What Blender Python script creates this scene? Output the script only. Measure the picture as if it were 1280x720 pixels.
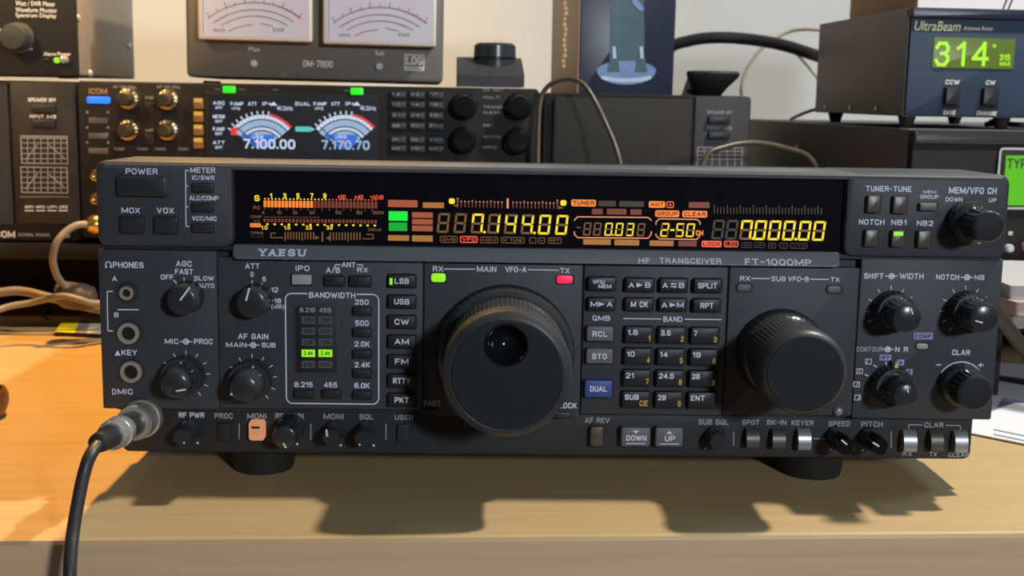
import bpy, bmesh, math, random
from mathutils import Matrix, Vector
random.seed(7)
R = math.radians
for o in list(bpy.data.objects): bpy.data.objects.remove(o, do_unlink=True)
SC = bpy.context.scene
COL = SC.collection
F = 1500.0                                     # focal length in pixels of a 1280 px wide frame

# ------------------------------------------------------------------ radio pose and camera
TILT, YAW, ZB = R(0.6), R(-2.4), 0.0165
RADIO_M = (Matrix.Translation((0, 0, ZB + 0.0005)) @ Matrix.Rotation(YAW, 4, 'Z') @ Matrix.Rotation(-TILT, 4, 'X'))
def rx(a): return Matrix.Rotation(a, 3, 'X')
CAM_L = Vector((-0.03426906, -0.54135802, 0.15905669))      # camera seen from the radio front
RC = Matrix.Rotation(0.01713963, 3, 'Y') @ rx(0.14800485) @ Matrix.Rotation(0.0272022, 3, 'Z')
RWC = RC @ RADIO_M.to_3x3().transposed()       # world -> (right, forward, up)
CAM_W = RADIO_M @ CAM_L
cam = bpy.data.objects.new('camera', bpy.data.cameras.new('camera')); COL.objects.link(cam)
right, fwd, up = RWC[0], RWC[1], RWC[2]
cm = Matrix((right, up, -fwd)).transposed().to_4x4(); cm.translation = CAM_W
cam.matrix_world = cm
cam.data.sensor_width = 36; cam.data.lens = F / 1280 * 36; cam.data.clip_start = 0.02
cam.data.dof.use_dof = True; cam.data.dof.focus_distance = 0.535; cam.data.dof.aperture_fstop = 20.0
SC.camera = cam

# ------------------------------------------------------------------ exposure, world, lights
SC.view_settings.view_transform = 'Standard'; SC.view_settings.look = 'None'
SC.view_settings.gamma = 1; SC.view_settings.use_curve_mapping = False; SC.view_settings.exposure = 0
w = bpy.data.worlds.new('world'); SC.world = w; w.use_nodes = True
w.node_tree.nodes['Background'].inputs[0].default_value = (0.62, 0.72, 0.9, 1)
w.node_tree.nodes['Background'].inputs[1].default_value = 0.045
def lamp(name, kind, loc, target, energy, color, **k):
    d = bpy.data.lights.new(name, kind); d.energy = energy; d.color = color
    for a, b in k.items(): setattr(d, a, b)
    o = bpy.data.objects.new(name, d); COL.objects.link(o); o.location = loc
    o.rotation_euler = (Vector(target) - Vector(loc)).to_track_quat('-Z', 'Y').to_euler()
    return o
# overhead lamp right of and just behind the radio front: throws the radio's shadow on to the desk
lamp('overhead_lamp', 'AREA', (0.55, 0.05, 0.92), (0.0, 0.0, 0.0), 10.5, (1.0, 0.93, 0.80), shape='DISK', size=0.05)
# room light in front, upper right
lamp('room_light', 'AREA', (0.60, -1.62, 0.56), (0.0, 0.0, 0.04), 14.0, (0.86, 0.92, 1.0), shape='DISK', size=0.16)
# warm shaded lamp over the left part of the desk
lamp('warm_lamp', 'SPOT', (-0.20, 0.35, 0.74), (-0.43, 0.03, 0.0), 40.0, (1.0, 0.53, 0.13), spot_size=R(66), spot_blend=0.35, shadow_soft_size=0.02)
# separate unseen warm spot, added to light the equipment and the wall
lamp('warm_wall_fill', 'SPOT', (-0.62, -0.25, 0.62), (-0.46, 0.85, 0.32), 48.0, (1.0, 0.68, 0.33), spot_size=R(58), spot_blend=0.8, shadow_soft_size=0.05)
# unseen cool lamp, added to tint the right-hand wall
lamp('cool_wall_fill', 'AREA', (1.4, 0.25, 1.1), (0.62, 0.9, 0.3), 8.0, (0.42, 0.72, 1.0), shape='DISK', size=0.4)

# ------------------------------------------------------------------ materials
def S(r, g, b):
    f = lambda c: (c / 255 / 12.92) if c / 255 <= 0.04045 else ((c / 255 + 0.055) / 1.055) ** 2.4
    return (f(r), f(g), f(b), 1)
def mat(name, col, rough=0.5, metal=0.0, var=0.06, scale=60, bump=0.0, spec=0.5, coat=0.0):
    m = bpy.data.materials.new(name); m.use_nodes = True
    nt = m.node_tree; b = nt.nodes['Principled BSDF']
    tc = nt.nodes.new('ShaderNodeTexCoord'); n = nt.nodes.new('ShaderNodeTexNoise'); n.inputs['Scale'].default_value = scale
    n.inputs['Detail'].default_value = 3
    nt.links.new(tc.outputs['Object'], n.inputs['Vector'])
    mx = nt.nodes.new('ShaderNodeMix'); mx.data_type = 'RGBA'
    c = Vector(col[:3])
    mx.inputs[6].default_value = (*(c * (1 - var)), 1); mx.inputs[7].default_value = (*(c * (1 + var)), 1)
    nt.links.new(n.outputs['Fac'], mx.inputs[0]); nt.links.new(mx.outputs[2], b.inputs['Base Color'])
    b.inputs['Roughness'].default_value = rough; b.inputs['Metallic'].default_value = metal
    b.inputs['Specular IOR Level'].default_value = spec; b.inputs['Coat Weight'].default_value = coat
    if bump:
        n2 = nt.nodes.new('ShaderNodeTexNoise'); n2.inputs['Scale'].default_value = 1800; nt.links.new(tc.outputs['Object'], n2.inputs['Vector'])
        bp = nt.nodes.new('ShaderNodeBump'); bp.inputs['Strength'].default_value = bump; bp.inputs['Distance'].default_value = 0.0005
        nt.links.new(n2.outputs['Fac'], bp.inputs['Height']); nt.links.new(bp.outputs['Normal'], b.inputs['Normal'])
    return m
def glow(name, col, strength=1.0):
    m = bpy.data.materials.new(name); m.use_nodes = True; nt = m.node_tree; b = nt.nodes['Principled BSDF']
    b.inputs['Base Color'].default_value = (0.01, 0.01, 0.01, 1); b.inputs['Roughness'].default_value = 0.4
    b.inputs['Emission Color'].default_value = col; b.inputs['Emission Strength'].default_value = strength
    return m
def wood(name, c1, c2, rough):
    m = bpy.data.materials.new(name); m.use_nodes = True; nt = m.node_tree; b = nt.nodes['Principled BSDF']
    tc = nt.nodes.new('ShaderNodeTexCoord'); mp = nt.nodes.new('ShaderNodeMapping'); mp.inputs['Scale'].default_value = (2.2, 60, 60)
    n = nt.nodes.new('ShaderNodeTexNoise'); n.inputs['Scale'].default_value = 3; n.inputs['Detail'].default_value = 6; n.inputs['Distortion'].default_value = 0.6
    rp = nt.nodes.new('ShaderNodeValToRGB'); rp.color_ramp.elements[0].color = c1; rp.color_ramp.elements[1].color = c2
    rp.color_ramp.elements[0].position = 0.3; rp.color_ramp.elements[1].position = 0.7
    nt.links.new(tc.outputs['Object'], mp.inputs['Vector']); nt.links.new(mp.outputs['Vector'], n.inputs['Vector'])
    nt.links.new(n.outputs['Fac'], rp.inputs['Fac']); nt.links.new(rp.outputs['Color'], b.inputs['Base Color'])
    b.inputs['Roughness'].default_value = rough; b.inputs['Specular IOR Level'].default_value = 0.3
    return m
M = {}
M['plastic'] = mat('charcoal_plastic', (0.053, 0.058, 0.066), 0.5, spec=0.3, bump=0.12, var=0.05)
M['plastic2'] = mat('strip_plastic', (0.034, 0.035, 0.038), 0.5, spec=0.3, bump=0.1)
M['plastop'] = mat('satin_plastic', (0.10, 0.103, 0.11), 0.34)
M['seam'] = mat('seam_black', (0.012, 0.012, 0.013), 0.6)
M['ledge'] = mat('ledge_grey', (0.16, 0.175, 0.19), 0.5, bump=0.1)
M['key'] = mat('key_black', (0.024, 0.025, 0.029), 0.42, spec=0.35)
M['knob'] = mat('knob_black', (0.036, 0.038, 0.041), 0.24)
M['knobface'] = mat('knob_face', (0.02, 0.02, 0.023), 0.6, bump=0.08, spec=0.25)
M['knobgrey'] = mat('knob_rim', (0.042, 0.044, 0.047), 0.4)
M['gloss'] = mat('dimple_gloss', (0.01, 0.01, 0.011), 0.12)
M['greykey'] = mat('grey_key', (0.14, 0.15, 0.155), 0.5)
M['palekey'] = mat('pale_key', (0.40, 0.41, 0.41), 0.45)
M['bluekey'] = mat('blue_key', (0.04, 0.10, 0.33), 0.45)
M['silver'] = mat('silver_key', (0.32, 0.34, 0.36), 0.3, 0.35)
M['brownkey'] = mat('smoky_key', (0.09, 0.075, 0.06), 0.35)
M['ink'] = mat('white_ink', (0.83, 0.86, 1.0), 0.6, var=0.03)
M['inkdim'] = mat('grey_and_shaded_ink', (0.42, 0.42, 0.46), 0.6, var=0.03)  # grey print, and white print with shade put into its colour
M['amberink'] = mat('amber_ink', (0.75, 0.45, 0.10), 0.6, var=0.03)
M['darkink'] = mat('dark_ink', (0.02, 0.02, 0.03), 0.6)
M['blueink'] = mat('lavender_ink', (0.40, 0.46, 0.85), 0.6)
M['pointer'] = mat('pointer_white', (0.85, 0.87, 0.88), 0.5)
M['goldpointer'] = mat('pointer_cream', (0.8, 0.68, 0.42), 0.5)
M['metal'] = mat('nickel', (0.66, 0.62, 0.54), 0.32, 0.55)
M['chrome'] = mat('bright_chrome', (0.78, 0.76, 0.72), 0.2, 0.7)
M['hole'] = mat('hole_black', (0.004, 0.004, 0.004), 0.7)
M['rubber'] = mat('rubber', (0.018, 0.018, 0.018), 0.6)
M['cable'] = mat('black_cable', (0.03, 0.028, 0.032), 0.42)
M['glass'] = mat('display_glass', (0.006, 0.005, 0.008), 0.12, var=0.2)
M['lit'] = glow('vfd_yellow', S(255, 222, 40), 1.05)
M['orange'] = glow('vfd_orange', S(255, 138, 48), 1.0)
M['red'] = glow('vfd_red', S(250, 96, 60), 0.95)
M['dim'] = glow('vfd_dim', S(122, 84, 44), 0.9)
M['dimred'] = glow('vfd_dim_red', S(120, 58, 40), 0.9)
M['dark'] = glow('vfd_faint', S(62, 48, 34), 0.9)
M['blk1'] = glow('vfd_block', S(166, 84, 54), 0.95)
M['blk2'] = glow('vfd_block_tan', S(170, 112, 50), 0.95)
M['green'] = glow('vfd_green', S(20, 235, 60), 1.0)
M['green2'] = glow('vfd_green_low', S(14, 170, 52), 1.0)
M['pink'] = glow('vfd_outline', S(240, 150, 110), 0.95)
M['ledg'] = glow('led_green', S(150, 240, 30), 1.0)
M['ledr'] = glow('led_red', S(245, 40, 90), 1.0)
M['cell'] = mat('cell_grey', (0.10, 0.11, 0.11), 0.5)
M['amberbtn'] = glow('amber_button', S(222, 152, 108), 0.75)
M['desk'] = wood('beech_laminate', (0.56, 0.385, 0.19, 1), (0.63, 0.445, 0.225, 1), 0.42)
M['deskedge'] = wood('beech_edge', (0.74, 0.50, 0.29, 1), (0.85, 0.60, 0.37, 1), 0.45)
M['wall'] = mat('painted_wall', (0.74, 0.72, 0.69), 0.9, var=0.02, scale=4)
M['floor'] = mat('floor_grey', (0.25, 0.22, 0.2), 0.7)
M['box'] = mat('equipment_black', (0.017, 0.0155, 0.015), 0.6, bump=0.1, spec=0.2)
M['box2'] = mat('equipment_dark_grey', (0.05, 0.05, 0.054), 0.55, bump=0.1, spec=.3)
M['box3'] = mat('equipment_brownish_grey', (0.12, 0.105, 0.095), 0.5, bump=0.1)

# ------------------------------------------------------------------ mesh building
def cam_local(m):
    inv = m.inverted(); return inv @ CAM_W, (inv.to_3x3() @ RWC.transposed())
class Fr:
    """turns a pixel of the photograph into a point on a plane y = -off of a thing's own frame"""
    def __init__(s, m): s.m = m; s.o, s.r = cam_local(m)
    def ray(s, px, py): return s.r @ Vector(((px - 640) / F, 1, -(py - 360) / F))
    def p(s, px, py, off=0.0):
        d = s.ray(px, py); t = (-off - s.o.y) / d.y; v = s.o + d * t; return v.x, v.z
    def v(s, px, py, off=0.0): x, z = s.p(px, py, off); return Vector((x, -off, z))
    def rect(s, a, b, c, d, off=0.0):
        cx, cy = (a + c) / 2, (b + d) / 2
        x0, z = s.p(a, cy, off); x1, _ = s.p(c, cy, off); _, z1 = s.p(cx, b, off); _, z0 = s.p(cx, d, off)
        mx, mz = s.p(cx, cy, off); hw, hh = (x1 - x0) / 2, (z1 - z0) / 2
        return mx - hw, mx + hw, mz - hh, mz + hh
    def pxl(s, n, off=0.0): return n * (-off - s.o.y) / F
WF = Fr(Matrix.Identity(4))
def W(px, py, Y): return WF.v(px, py, -Y)
def D(px, py, z=0.0):
    d = WF.ray(px, py); t = (z - WF.o.z) / d.z; return WF.o + d * t

GLY = {}
def glyph(s, bold, shear):
    k = (s, bold, shear)
    if k not in GLY:
        c = bpy.data.curves.new('t', 'FONT'); c.body = s; c.size = 1; c.resolution_u = 3; c.offset = bold; c.shear = shear
        o = bpy.data.objects.new('t', c); COL.objects.link(o); bpy.context.view_layer.update()
        me = bpy.data.meshes.new_from_object(o.evaluated_get(bpy.context.evaluated_depsgraph_get()))
        vs = [(v.co.x, v.co.y) for v in me.vertices]; fs = [tuple(p.vertices) for p in me.polygons]
        bpy.data.objects.remove(o); bpy.data.curves.remove(c); bpy.data.meshes.remove(me)
        xs = [v[0] for v in vs]; ys = [v[1] for v in vs]; x0, x1, y0, y1 = min(xs), max(xs), min(ys), max(ys)
        GLY[k] = ([((x - x0) / max(x1 - x0, 1e-6), (y - y0) / max(y1 - y0, 1e-6)) for x, y in vs], fs)
    return GLY[k]

# narrow-stroke capitals: every sign is a few strokes in a unit box
CH = {
 'A': [[(0, 0), (.5, 1), (1, 0)], [(.18, .32), (.82, .32)]], 'B': [[(.7, .53), (0, .53), (0, 1), (.68, 1), (.94, .88), (.94, .66), (.7, .53), (1, .38), (1, .14), (.75, 0), (0, 0), (0, .53)]],
 'C': [[(1, .74), (.8, 1), (.24, 1), (0, .76), (0, .24), (.24, 0), (.8, 0), (1, .26)]], 'D': [[(0, 0), (0, 1), (.66, 1), (1, .72), (1, .28), (.66, 0), (0, 0)]],
 'E': [[(1, 1), (0, 1), (0, 0), (1, 0)], [(0, .52), (.88, .52)]], 'F': [[(1, 1), (0, 1), (0, 0)], [(0, .5), (.86, .5)]],
 'G': [[(1, .76), (.8, 1), (.24, 1), (0, .76), (0, .24), (.24, 0), (.78, 0), (1, .2), (1, .48), (.56, .48)]], 'H': [[(0, 0), (0, 1)], [(1, 0), (1, 1)], [(0, .52), (1, .52)]],
 'I': [[(0, 0), (0, 1)]], 'J': [[(1, 1), (1, .24), (.76, 0), (.24, 0), (0, .28)]], 'K': [[(0, 0), (0, 1)], [(1, 1), (.06, .42)], [(.36, .6), (1, 0)]], 'L': [[(0, 1), (0, 0), (1, 0)]],
 'M': [[(0, 0), (0, 1), (.5, .12), (1, 1), (1, 0)]], 'N': [[(0, 0), (0, 1), (1, 0), (1, 1)]], 'O': [[(.25, 0), (0, .25), (0, .75), (.25, 1), (.75, 1), (1, .75), (1, .25), (.75, 0), (.25, 0)]],
 'P': [[(0, 0), (0, 1), (.74, 1), (1, .84), (1, .6), (.74, .44), (0, .44)]], 'Q': [[(.25, 0), (0, .25), (0, .75), (.25, 1), (.75, 1), (1, .75), (1, .25), (.75, 0), (.25, 0)], [(.62, .3), (1, -.04)]],
 'R': [[(0, 0), (0, 1), (.74, 1), (1, .84), (1, .64), (.74, .48), (0, .48)], [(.66, .48), (1, 0)]], 'S': [[(.97, .78), (.78, 1), (.22, 1), (.02, .84), (.02, .66), (.22, .54), (.8, .46), (1, .3), (1, .16), (.8, 0), (.2, 0), (0, .22)]],
 'T': [[(0, 1), (1, 1)], [(.5, 1), (.5, 0)]], 'U': [[(0, 1), (0, .24), (.24, 0), (.76, 0), (1, .24), (1, 1)]], 'V': [[(0, 1), (.5, 0), (1, 1)]], 'W': [[(0, 1), (.26, 0), (.5, .86), (.74, 0), (1, 1)]],
 'X': [[(0, 0), (1, 1)], [(0, 1), (1, 0)]], 'Y': [[(0, 1), (.5, .48), (1, 1)], [(.5, .48), (.5, 0)]], 'Z': [[(0, 1), (1, 1), (0, 0), (1, 0)]],
 '0': [[(.25, 0), (0, .25), (0, .75), (.25, 1), (.75, 1), (1, .75), (1, .25), (.75, 0), (.25, 0)]], '1': [[(0, .76), (1, 1), (1, 0)]], '2': [[(0, .76), (.22, 1), (.78, 1), (1, .8), (1, .62), (0, 0), (1, 0)]],
 '3': [[(0, .8), (.22, 1), (.76, 1), (.96, .84), (.96, .66), (.72, .53), (.4, .53)], [(.72, .53), (1, .36), (1, .2), (.76, 0), (.22, 0), (0, .2)]], '4': [[(.76, 0), (.76, 1), (0, .28), (1, .28)]],
 '5': [[(.94, 1), (.1, 1), (.04, .5), (.3, .62), (.74, .62), (1, .42), (1, .2), (.76, 0), (.22, 0), (0, .18)]], '6': [[(.94, .84), (.74, 1), (.26, 1), (0, .74), (0, .24), (.24, 0), (.76, 0), (1, .2), (1, .38), (.76, .58), (.26, .58), (0, .4)]],
 '7': [[(0, 1), (1, 1), (.36, 0)]], '8': [[(.26, .54), (.04, .7), (.04, .86), (.24, 1), (.76, 1), (.96, .86), (.96, .7), (.74, .54), (.26, .54), (0, .36), (0, .16), (.24, 0), (.76, 0), (1, .16), (1, .36), (.74, .54)]],
 '9': [[(.06, .16), (.26, 0), (.74, 0), (1, .26), (1, .76), (.76, 1), (.24, 1), (0, .8), (0, .62), (.24, .42), (.74, .42), (1, .6)]],
 '/': [[(0, -.05), (1, 1.05)]], '-': [[(0, .48), (1, .48)]], '.': [[(0, 0), (0, .02)]], '+': [[(0, .5), (1, .5)], [(.5, .1), (.5, .9)]], '(': [[(1, 1.08), (.1, .8), (.1, .2), (1, -.08)]], ')': [[(0, 1.08), (.9, .8), (.9, .2), (0, -.08)]], ' ': []}
CW = {'I': .02, '1': .3, '.': .02, 'M': 1.1, 'W': 1.3, '-': .5, '/': .45, '(': .25, ')': .25, ' ': .3, 'L': .68, 'T': .8, 'J': .65, 'E': .7, 'F': .66, 'Y': .85, 'V': .85, 'A': .9, '+': .7}
class MB:
    def __init__(s): s.v = []; s.f = []; s.m = []; s.k = 0
    def add(s, vs, fs, mi=0):
        b = len(s.v); s.v += [tuple(v) for v in vs]
        for f in fs: s.f.append(tuple(i + b for i in f)); s.m.append(mi)
    def loops(s, loops, mi=0, cap0=True, cap1=True):
        n = len(loops[0]); vs = [p for l in loops for p in l]; fs = []
        for k in range(len(loops) - 1):
            for i in range(n):
                j = (i + 1) % n; fs.append((k * n + i, k * n + j, (k + 1) * n + j, (k + 1) * n + i))
        if cap0: fs.append(tuple(range(n))[::-1])
        if cap1: fs.append(tuple((len(loops) - 1) * n + i for i in range(n)))
        s.add(vs, fs, mi)
    def box(s, x0, x1, y0, y1, z0, z1, mi=0, r=0.0, ch=0.0):
        """rounded box, long axis y; front is y0 (towards the viewer), chamfered by ch"""
        s.loops([[(x, y1, z) for x, z in rr(x0, x1, z0, z1, r)],
                 [(x, y0 + ch, z) for x, z in rr(x0, x1, z0, z1, r)]] +
                ([[(x, y0 + ch * .3, z) for x, z in rr(x0 + ch * .3, x1 - ch * .3, z0 + ch * .3, z1 - ch * .3, max(r - ch * .3, 0))],
                  [(x, y0, z) for x, z in rr(x0 + ch, x1 - ch, z0 + ch, z1 - ch, max(r - ch, 0))]] if ch else []), mi)
    def key(s, fr, box, o0, o1, r=0.0006, ch=0.0004, mi=0):
        x0, x1, z0, z1 = fr.rect(*box, o1); s.box(x0, x1, -o1, -o0, z0, z1, mi, r, ch)
    def lathe(s, cx, cz, prof, n=40, mi=0, flute=None, tilt=(0, 0)):
        """revolved about the axis towards the viewer; prof = [(off, radius)]; flute = (count, depth, from index, to index)"""
        L = []; o0 = prof[0][0]
        for k, (o, r) in enumerate(prof):
            l = []
            for i in range(n):
                a = 2 * math.pi * i / n; q = r
                if flute and flute[2] <= k <= flute[3]:
                    ph = (i * flute[0] / n) % 1.0; q = r - (flute[1] if ph > 0.55 else 0)
                l.append((cx + tilt[0] * (o - o0) + q * math.cos(a), -o, cz + tilt[1] * (o - o0) + q * math.sin(a)))
            L.append(l)
        s.loops(L, mi)
    def vlathe(s, cx, cy, prof, n=40, mi=0):
        s.loops([[(cx + r * math.cos(2 * math.pi * i / n), cy + r * math.sin(2 * math.pi * i / n), z) for i in range(n)] for z, r in prof], mi)
    def ring(s, cx, cz, ro, ri, off, mi=0, n=40, a0=0, a1=2 * math.pi, th=0.0):
        vs = []
        for i in range(n + 1):
            a = a0 + (a1 - a0) * i / n
            vs += [(cx + ro * math.cos(a), -off, cz + ro * math.sin(a)), (cx + ri * math.cos(a), -off, cz + ri * math.sin(a))]
        s.add(vs, [(2 * i, 2 * i + 2, 2 * i + 3, 2 * i + 1) for i in range(n)], mi)
    def tube(s, pts, r, n=10, mi=0, sub=6):
        P = []; pts = [Vector(p) for p in pts]; rs = r if isinstance(r, (list, tuple)) else [r] * len(pts); RR = []
        for i in range(len(pts) - 1):
            p0, p1, p2, p3 = pts[max(i - 1, 0)], pts[i], pts[i + 1], pts[min(i + 2, len(pts) - 1)]
            for k in range(sub):
                t = k / sub
                P.append(0.5 * ((2 * p1) + (p2 - p0) * t + (2 * p0 - 5 * p1 + 4 * p2 - p3) * t * t + (3 * p1 - p0 - 3 * p2 + p3) * t ** 3))
                RR.append(rs[i] + (rs[i + 1] - rs[i]) * t)
        P.append(pts[-1]); RR.append(rs[-1])
        nrm = None; L = []
        for i, p in enumerate(P):
            d = (P[min(i + 1, len(P) - 1)] - P[max(i - 1, 0)]).normalized()
            if nrm is None: nrm = d.orthogonal().normalized()
            nrm = (nrm - d * nrm.dot(d)).normalized(); b = d.cross(nrm)
            L.append([p + (nrm * math.cos(2 * math.pi * k / n) + b * math.sin(2 * math.pi * k / n)) * RR[i] for k in range(n)])
        s.loops(L, mi)
    def lift(s):                                         # ink layers lie a hair above one another
        s.k = (s.k + 1) % 12; return s.k * 1.2e-5
    def strokes(s, t, box, place, mi, wt):
        x0, x1, z0, z1 = box; h = z1 - z0; th = h * wt; gap = .42
        adv = [CW.get(c, .76) for c in t]; tot = sum(adv) + gap * (len(t) - 1)
        sx = (x1 - x0 - th) / max(tot, .3); x = x0 + th / 2
        if len(t) == 1 and tot < .5: sx = h * .8; x = (x0 + x1) / 2 - sx * tot / 2
        for c, a in zip(t, adv):
            for pl in CH[c]:
                pts = [Vector((x + u * a * sx, z0 + th / 2 + v * (h - th))) for u, v in pl]
                for p, q in zip(pts, pts[1:]):
                    d = (q - p); d = d.normalized() if d.length > 1e-9 else Vector((0, 1)); n = Vector((-d.y, d.x)) * th / 2; e = d * th * .42
                    dd = s.lift(); s.add([place(w_[0], w_[1], dd) for w_ in (p - e + n, q + e + n, q + e - n, p - e - n)], [(0, 1, 2, 3)], mi)
            x += (a + gap) * sx
    def text(s, fr, t, box, off, mi=0, bold=0.02, shear=0.0):
        if all(c in CH for c in t):                      # capitals and figures are drawn stroke by stroke
            x0, x1, z0, z1 = fr.rect(*box, off); s.strokes(t, (x0, x1, z0, z1), lambda x, z, d: (x + (z - z0) * shear, -off - d, z), mi, 0.165 + bold * 1.3); return
        bold = 0.006
        vs, fs = glyph(t, bold, shear); x0, x1, z0, z1 = fr.rect(*box, off)
        s.add([(x0 + (x1 - x0) * u, -off, z0 + (z1 - z0) * v) for u, v in vs], fs, mi)
    def line(s, fr, a, b, wpx, off, mi=0):
        off += s.lift()
        p, q = fr.v(*a, off), fr.v(*b, off); d = (q - p).normalized(); n = Vector((-d.z, 0, d.x)) * fr.pxl(wpx, off) / 2
        s.add([p + n, q + n, q - n, p - n], [(0, 1, 2, 3)], mi)
    def poly(s, fr, pts, off, mi=0):
        off += s.lift()
        s.add([fr.v(*p, off) for p in pts], [tuple(range(len(pts)))], mi)
    def flat(s, fr, box, off, mi=0, r=0.0):
        x0, x1, z0, z1 = fr.rect(*box, off); l = [(x, -off, z) for x, z in rr(x0, x1, z0, z1, r)]
        s.add(l, [tuple(range(len(l)))], mi)
    def outline(s, fr, box, off, wpx, mi=0, r=0.0015):
        x0, x1, z0, z1 = fr.rect(*box, off); h = fr.pxl(wpx, off)
        a = [(x, -off, z) for x, z in rr(x0, x1, z0, z1, r)]; b = [(x, -off, z) for x, z in rr(x0 + h, x1 - h, z0 + h, z1 - h, max(r - h, 0.0001))]
        n = len(a); s.add(a + b, [(i, (i + 1) % n, n + (i + 1) % n, n + i) for i in range(n)], mi)
    def split(s, name, mats, parent, where):
        parts = {}
        for f, m in zip(s.f, s.m):
            k = where(sum(s.v[i][0] for i in f) / len(f), sum(s.v[i][2] for i in f) / len(f)); q = parts.setdefault(k, MB()); q.add([s.v[i] for i in f], [tuple(range(len(f)))], m)
        for k in sorted(parts): parts[k].build(name, mats, parent, smooth=False)
    def build(s, name, mats, parent=None, smooth=True, kids=None):
        me = bpy.data.meshes.new(name); me.from_pydata(s.v, [], s.f)
        for m in (mats if isinstance(mats, (list, tuple)) else [mats]): me.materials.append(M[m] if isinstance(m, str) else m)
        for p, i in zip(me.polygons, s.m): p.material_index = i
        bm = bmesh.new(); bm.from_mesh(me); bmesh.ops.recalc_face_normals(bm, faces=bm.faces); bm.to_mesh(me); bm.free()
        if smooth:
            for p in me.polygons: p.use_smooth = True
            me.set_sharp_from_angle(angle=R(32))
        o = bpy.data.objects.new(name, me); COL.objects.link(o)
        if parent: o.parent = parent
        return o
def rr(x0, x1, z0, z1, r, n=4):
    if r <= 0: return [(x0, z0), (x1, z0), (x1, z1), (x0, z1)] if False else rr(x0, x1, z0, z1, 1e-6, n)
    r = min(r, (x1 - x0) / 2 * .999, (z1 - z0) / 2 * .999); L = []
    for cx, cz, a in ((x1 - r, z0 + r, -90), (x1 - r, z1 - r, 0), (x0 + r, z1 - r, 90), (x0 + r, z0 + r, 180)):
        for k in range(n + 1): L.append((cx + r * math.cos(R(a + 90 * k / n)), cz + r * math.sin(R(a + 90 * k / n))))
    return L
def thing(name, label, cat, m=None, group=None):
    o = bpy.data.objects.new(name, None); COL.objects.link(o); o.empty_display_size = 0.02
    if m is not None: o.matrix_world = m
    return tag(o, label, cat, group)
def tag(o, label, cat, group=None):
    o['label'] = label; o['category'] = cat
    if group: o['group'] = group
    return o
def struct(o): o['kind'] = 'structure'; return o

# ------------------------------------------------------------------ the setting
b = MB(); b.box(-1.6, 1.6, 0.92, 1.0, -0.745, 1.7); struct(b.build('wall_back', 'wall', smooth=False))
b = MB(); b.box(-1.6, 1.6, -1.9, 1.0, -0.79, -0.745); struct(b.build('floor', 'floor', smooth=False))
desk = thing('desk', 'beech laminate desk that the radio equipment stands on', 'desk', Matrix.Translation((0, 0, -0.745)))
EDGE = -0.060
b = MB(); t0 = 0.745
for k, (x0, x1) in enumerate(((-1.05, 1.15),)):
    prof = [(EDGE + .0022, t0), (0.90, t0), (0.90, t0 - .028), (EDGE + .0004, t0 - .028), (EDGE, t0 - .0275), (EDGE, t0 - .0022), (EDGE + .0006, t0 - .0006)]
    n = len(prof); vs = [(x0, y, z) for y, z in prof] + [(x1, y, z) for y, z in prof]
    b.add(vs, [tuple(range(n))[::-1], tuple(range(n, 2 * n))])
    for i in range(n):
        j = (i + 1) % n; b.add([vs[i], vs[j], vs[n + j], vs[n + i]], [(0, 1, 2, 3)], 1 if i == 4 else 0)
b.build('desktop', ['desk', 'deskedge'], desk, smooth=False)
for x in (-1.02, 1.09):
    b = MB(); b.box(x, x + .03, -0.02, 0.87, 0.0, 0.717); b.build('side_panel', 'deskedge', desk, smooth=False)

# ================================================================== THE RADIO
rad = thing('radio_transceiver', 'large charcoal radio transceiver with amber display at the front of the desk', 'radio', RADIO_M)
fr = Fr(RADIO_M)
HH = 0.1334; UP = 0.003        # front height, upper section stands this much proud
b = MB(); b.box(-0.2025, 0.2025, 0.045, 0.285, 0.006, HH - 0.0125, 0, 0.003, 0.001)
b.build('case', 'box2', rad)
# front frame
b = MB(); b.box(-0.2048, 0.2048, 0.0035, 0.050, 0.0185, HH - 0.0003, 0, 0.0055, 0.0)
x0, x1, z0, z1 = -0.2005, 0.2005, fr.p(690, 569.5, -0.0065)[1], 0.024
b.box(x0, x1, 0.0065, 0.050, z0, z1, 0, 0.0035, 0.001)
b.build('front_frame', 'plastic2', rad)
# upper section: left block, right block, top bar (one moulding around the display)
b = MB()
zt = HH; xl, xr = -0.2055, 0.2055
def zpx(px, py, off): return fr.p(px, py, off)[1]
zseam = zpx(210, 309, UP)
xa = fr.p(291, 262, UP)[0]; xb = fr.p(1057, 270, UP)[0]
z_dt = fr.p(675, 219.5, UP)[1]; z_db = fr.p(675, 311, UP)[1]
prof = []
def slab(xs0, xs1, z0, z1, y0, y1, mi=0, r=0.0015, ch=0.0006): b.box(xs0, xs1, y0, y1, z0, z1, mi, r, ch)
slab(xl, xa, zseam, zt, -UP, 0.046, r=0.0045, ch=0.0018)
b.build('end_block', 'plastic', rad); b = MB()
slab(xb, xr, zseam, zt, -UP, 0.046, r=0.0045, ch=0.0018)
b.build('end_block', 'plastic', rad)
b = MB()
# top bar with a rolled front edge
bar = [(0.046, z_dt), (0.046, zt - 0.0004), (0.0, zt), (-UP + .0008, zt - .0003), (-UP - .0002, zt - .0016), (-UP, zt - .003), (-UP + .0005, z_dt + .0004), (-UP + .0014, z_dt)]
b.loops([[(xl + 0.004, y, z) for y, z in bar], [(xr - 0.004, y, z) for y, z in bar]])
b.build('top_bar', 'plastop', rad)
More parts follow.
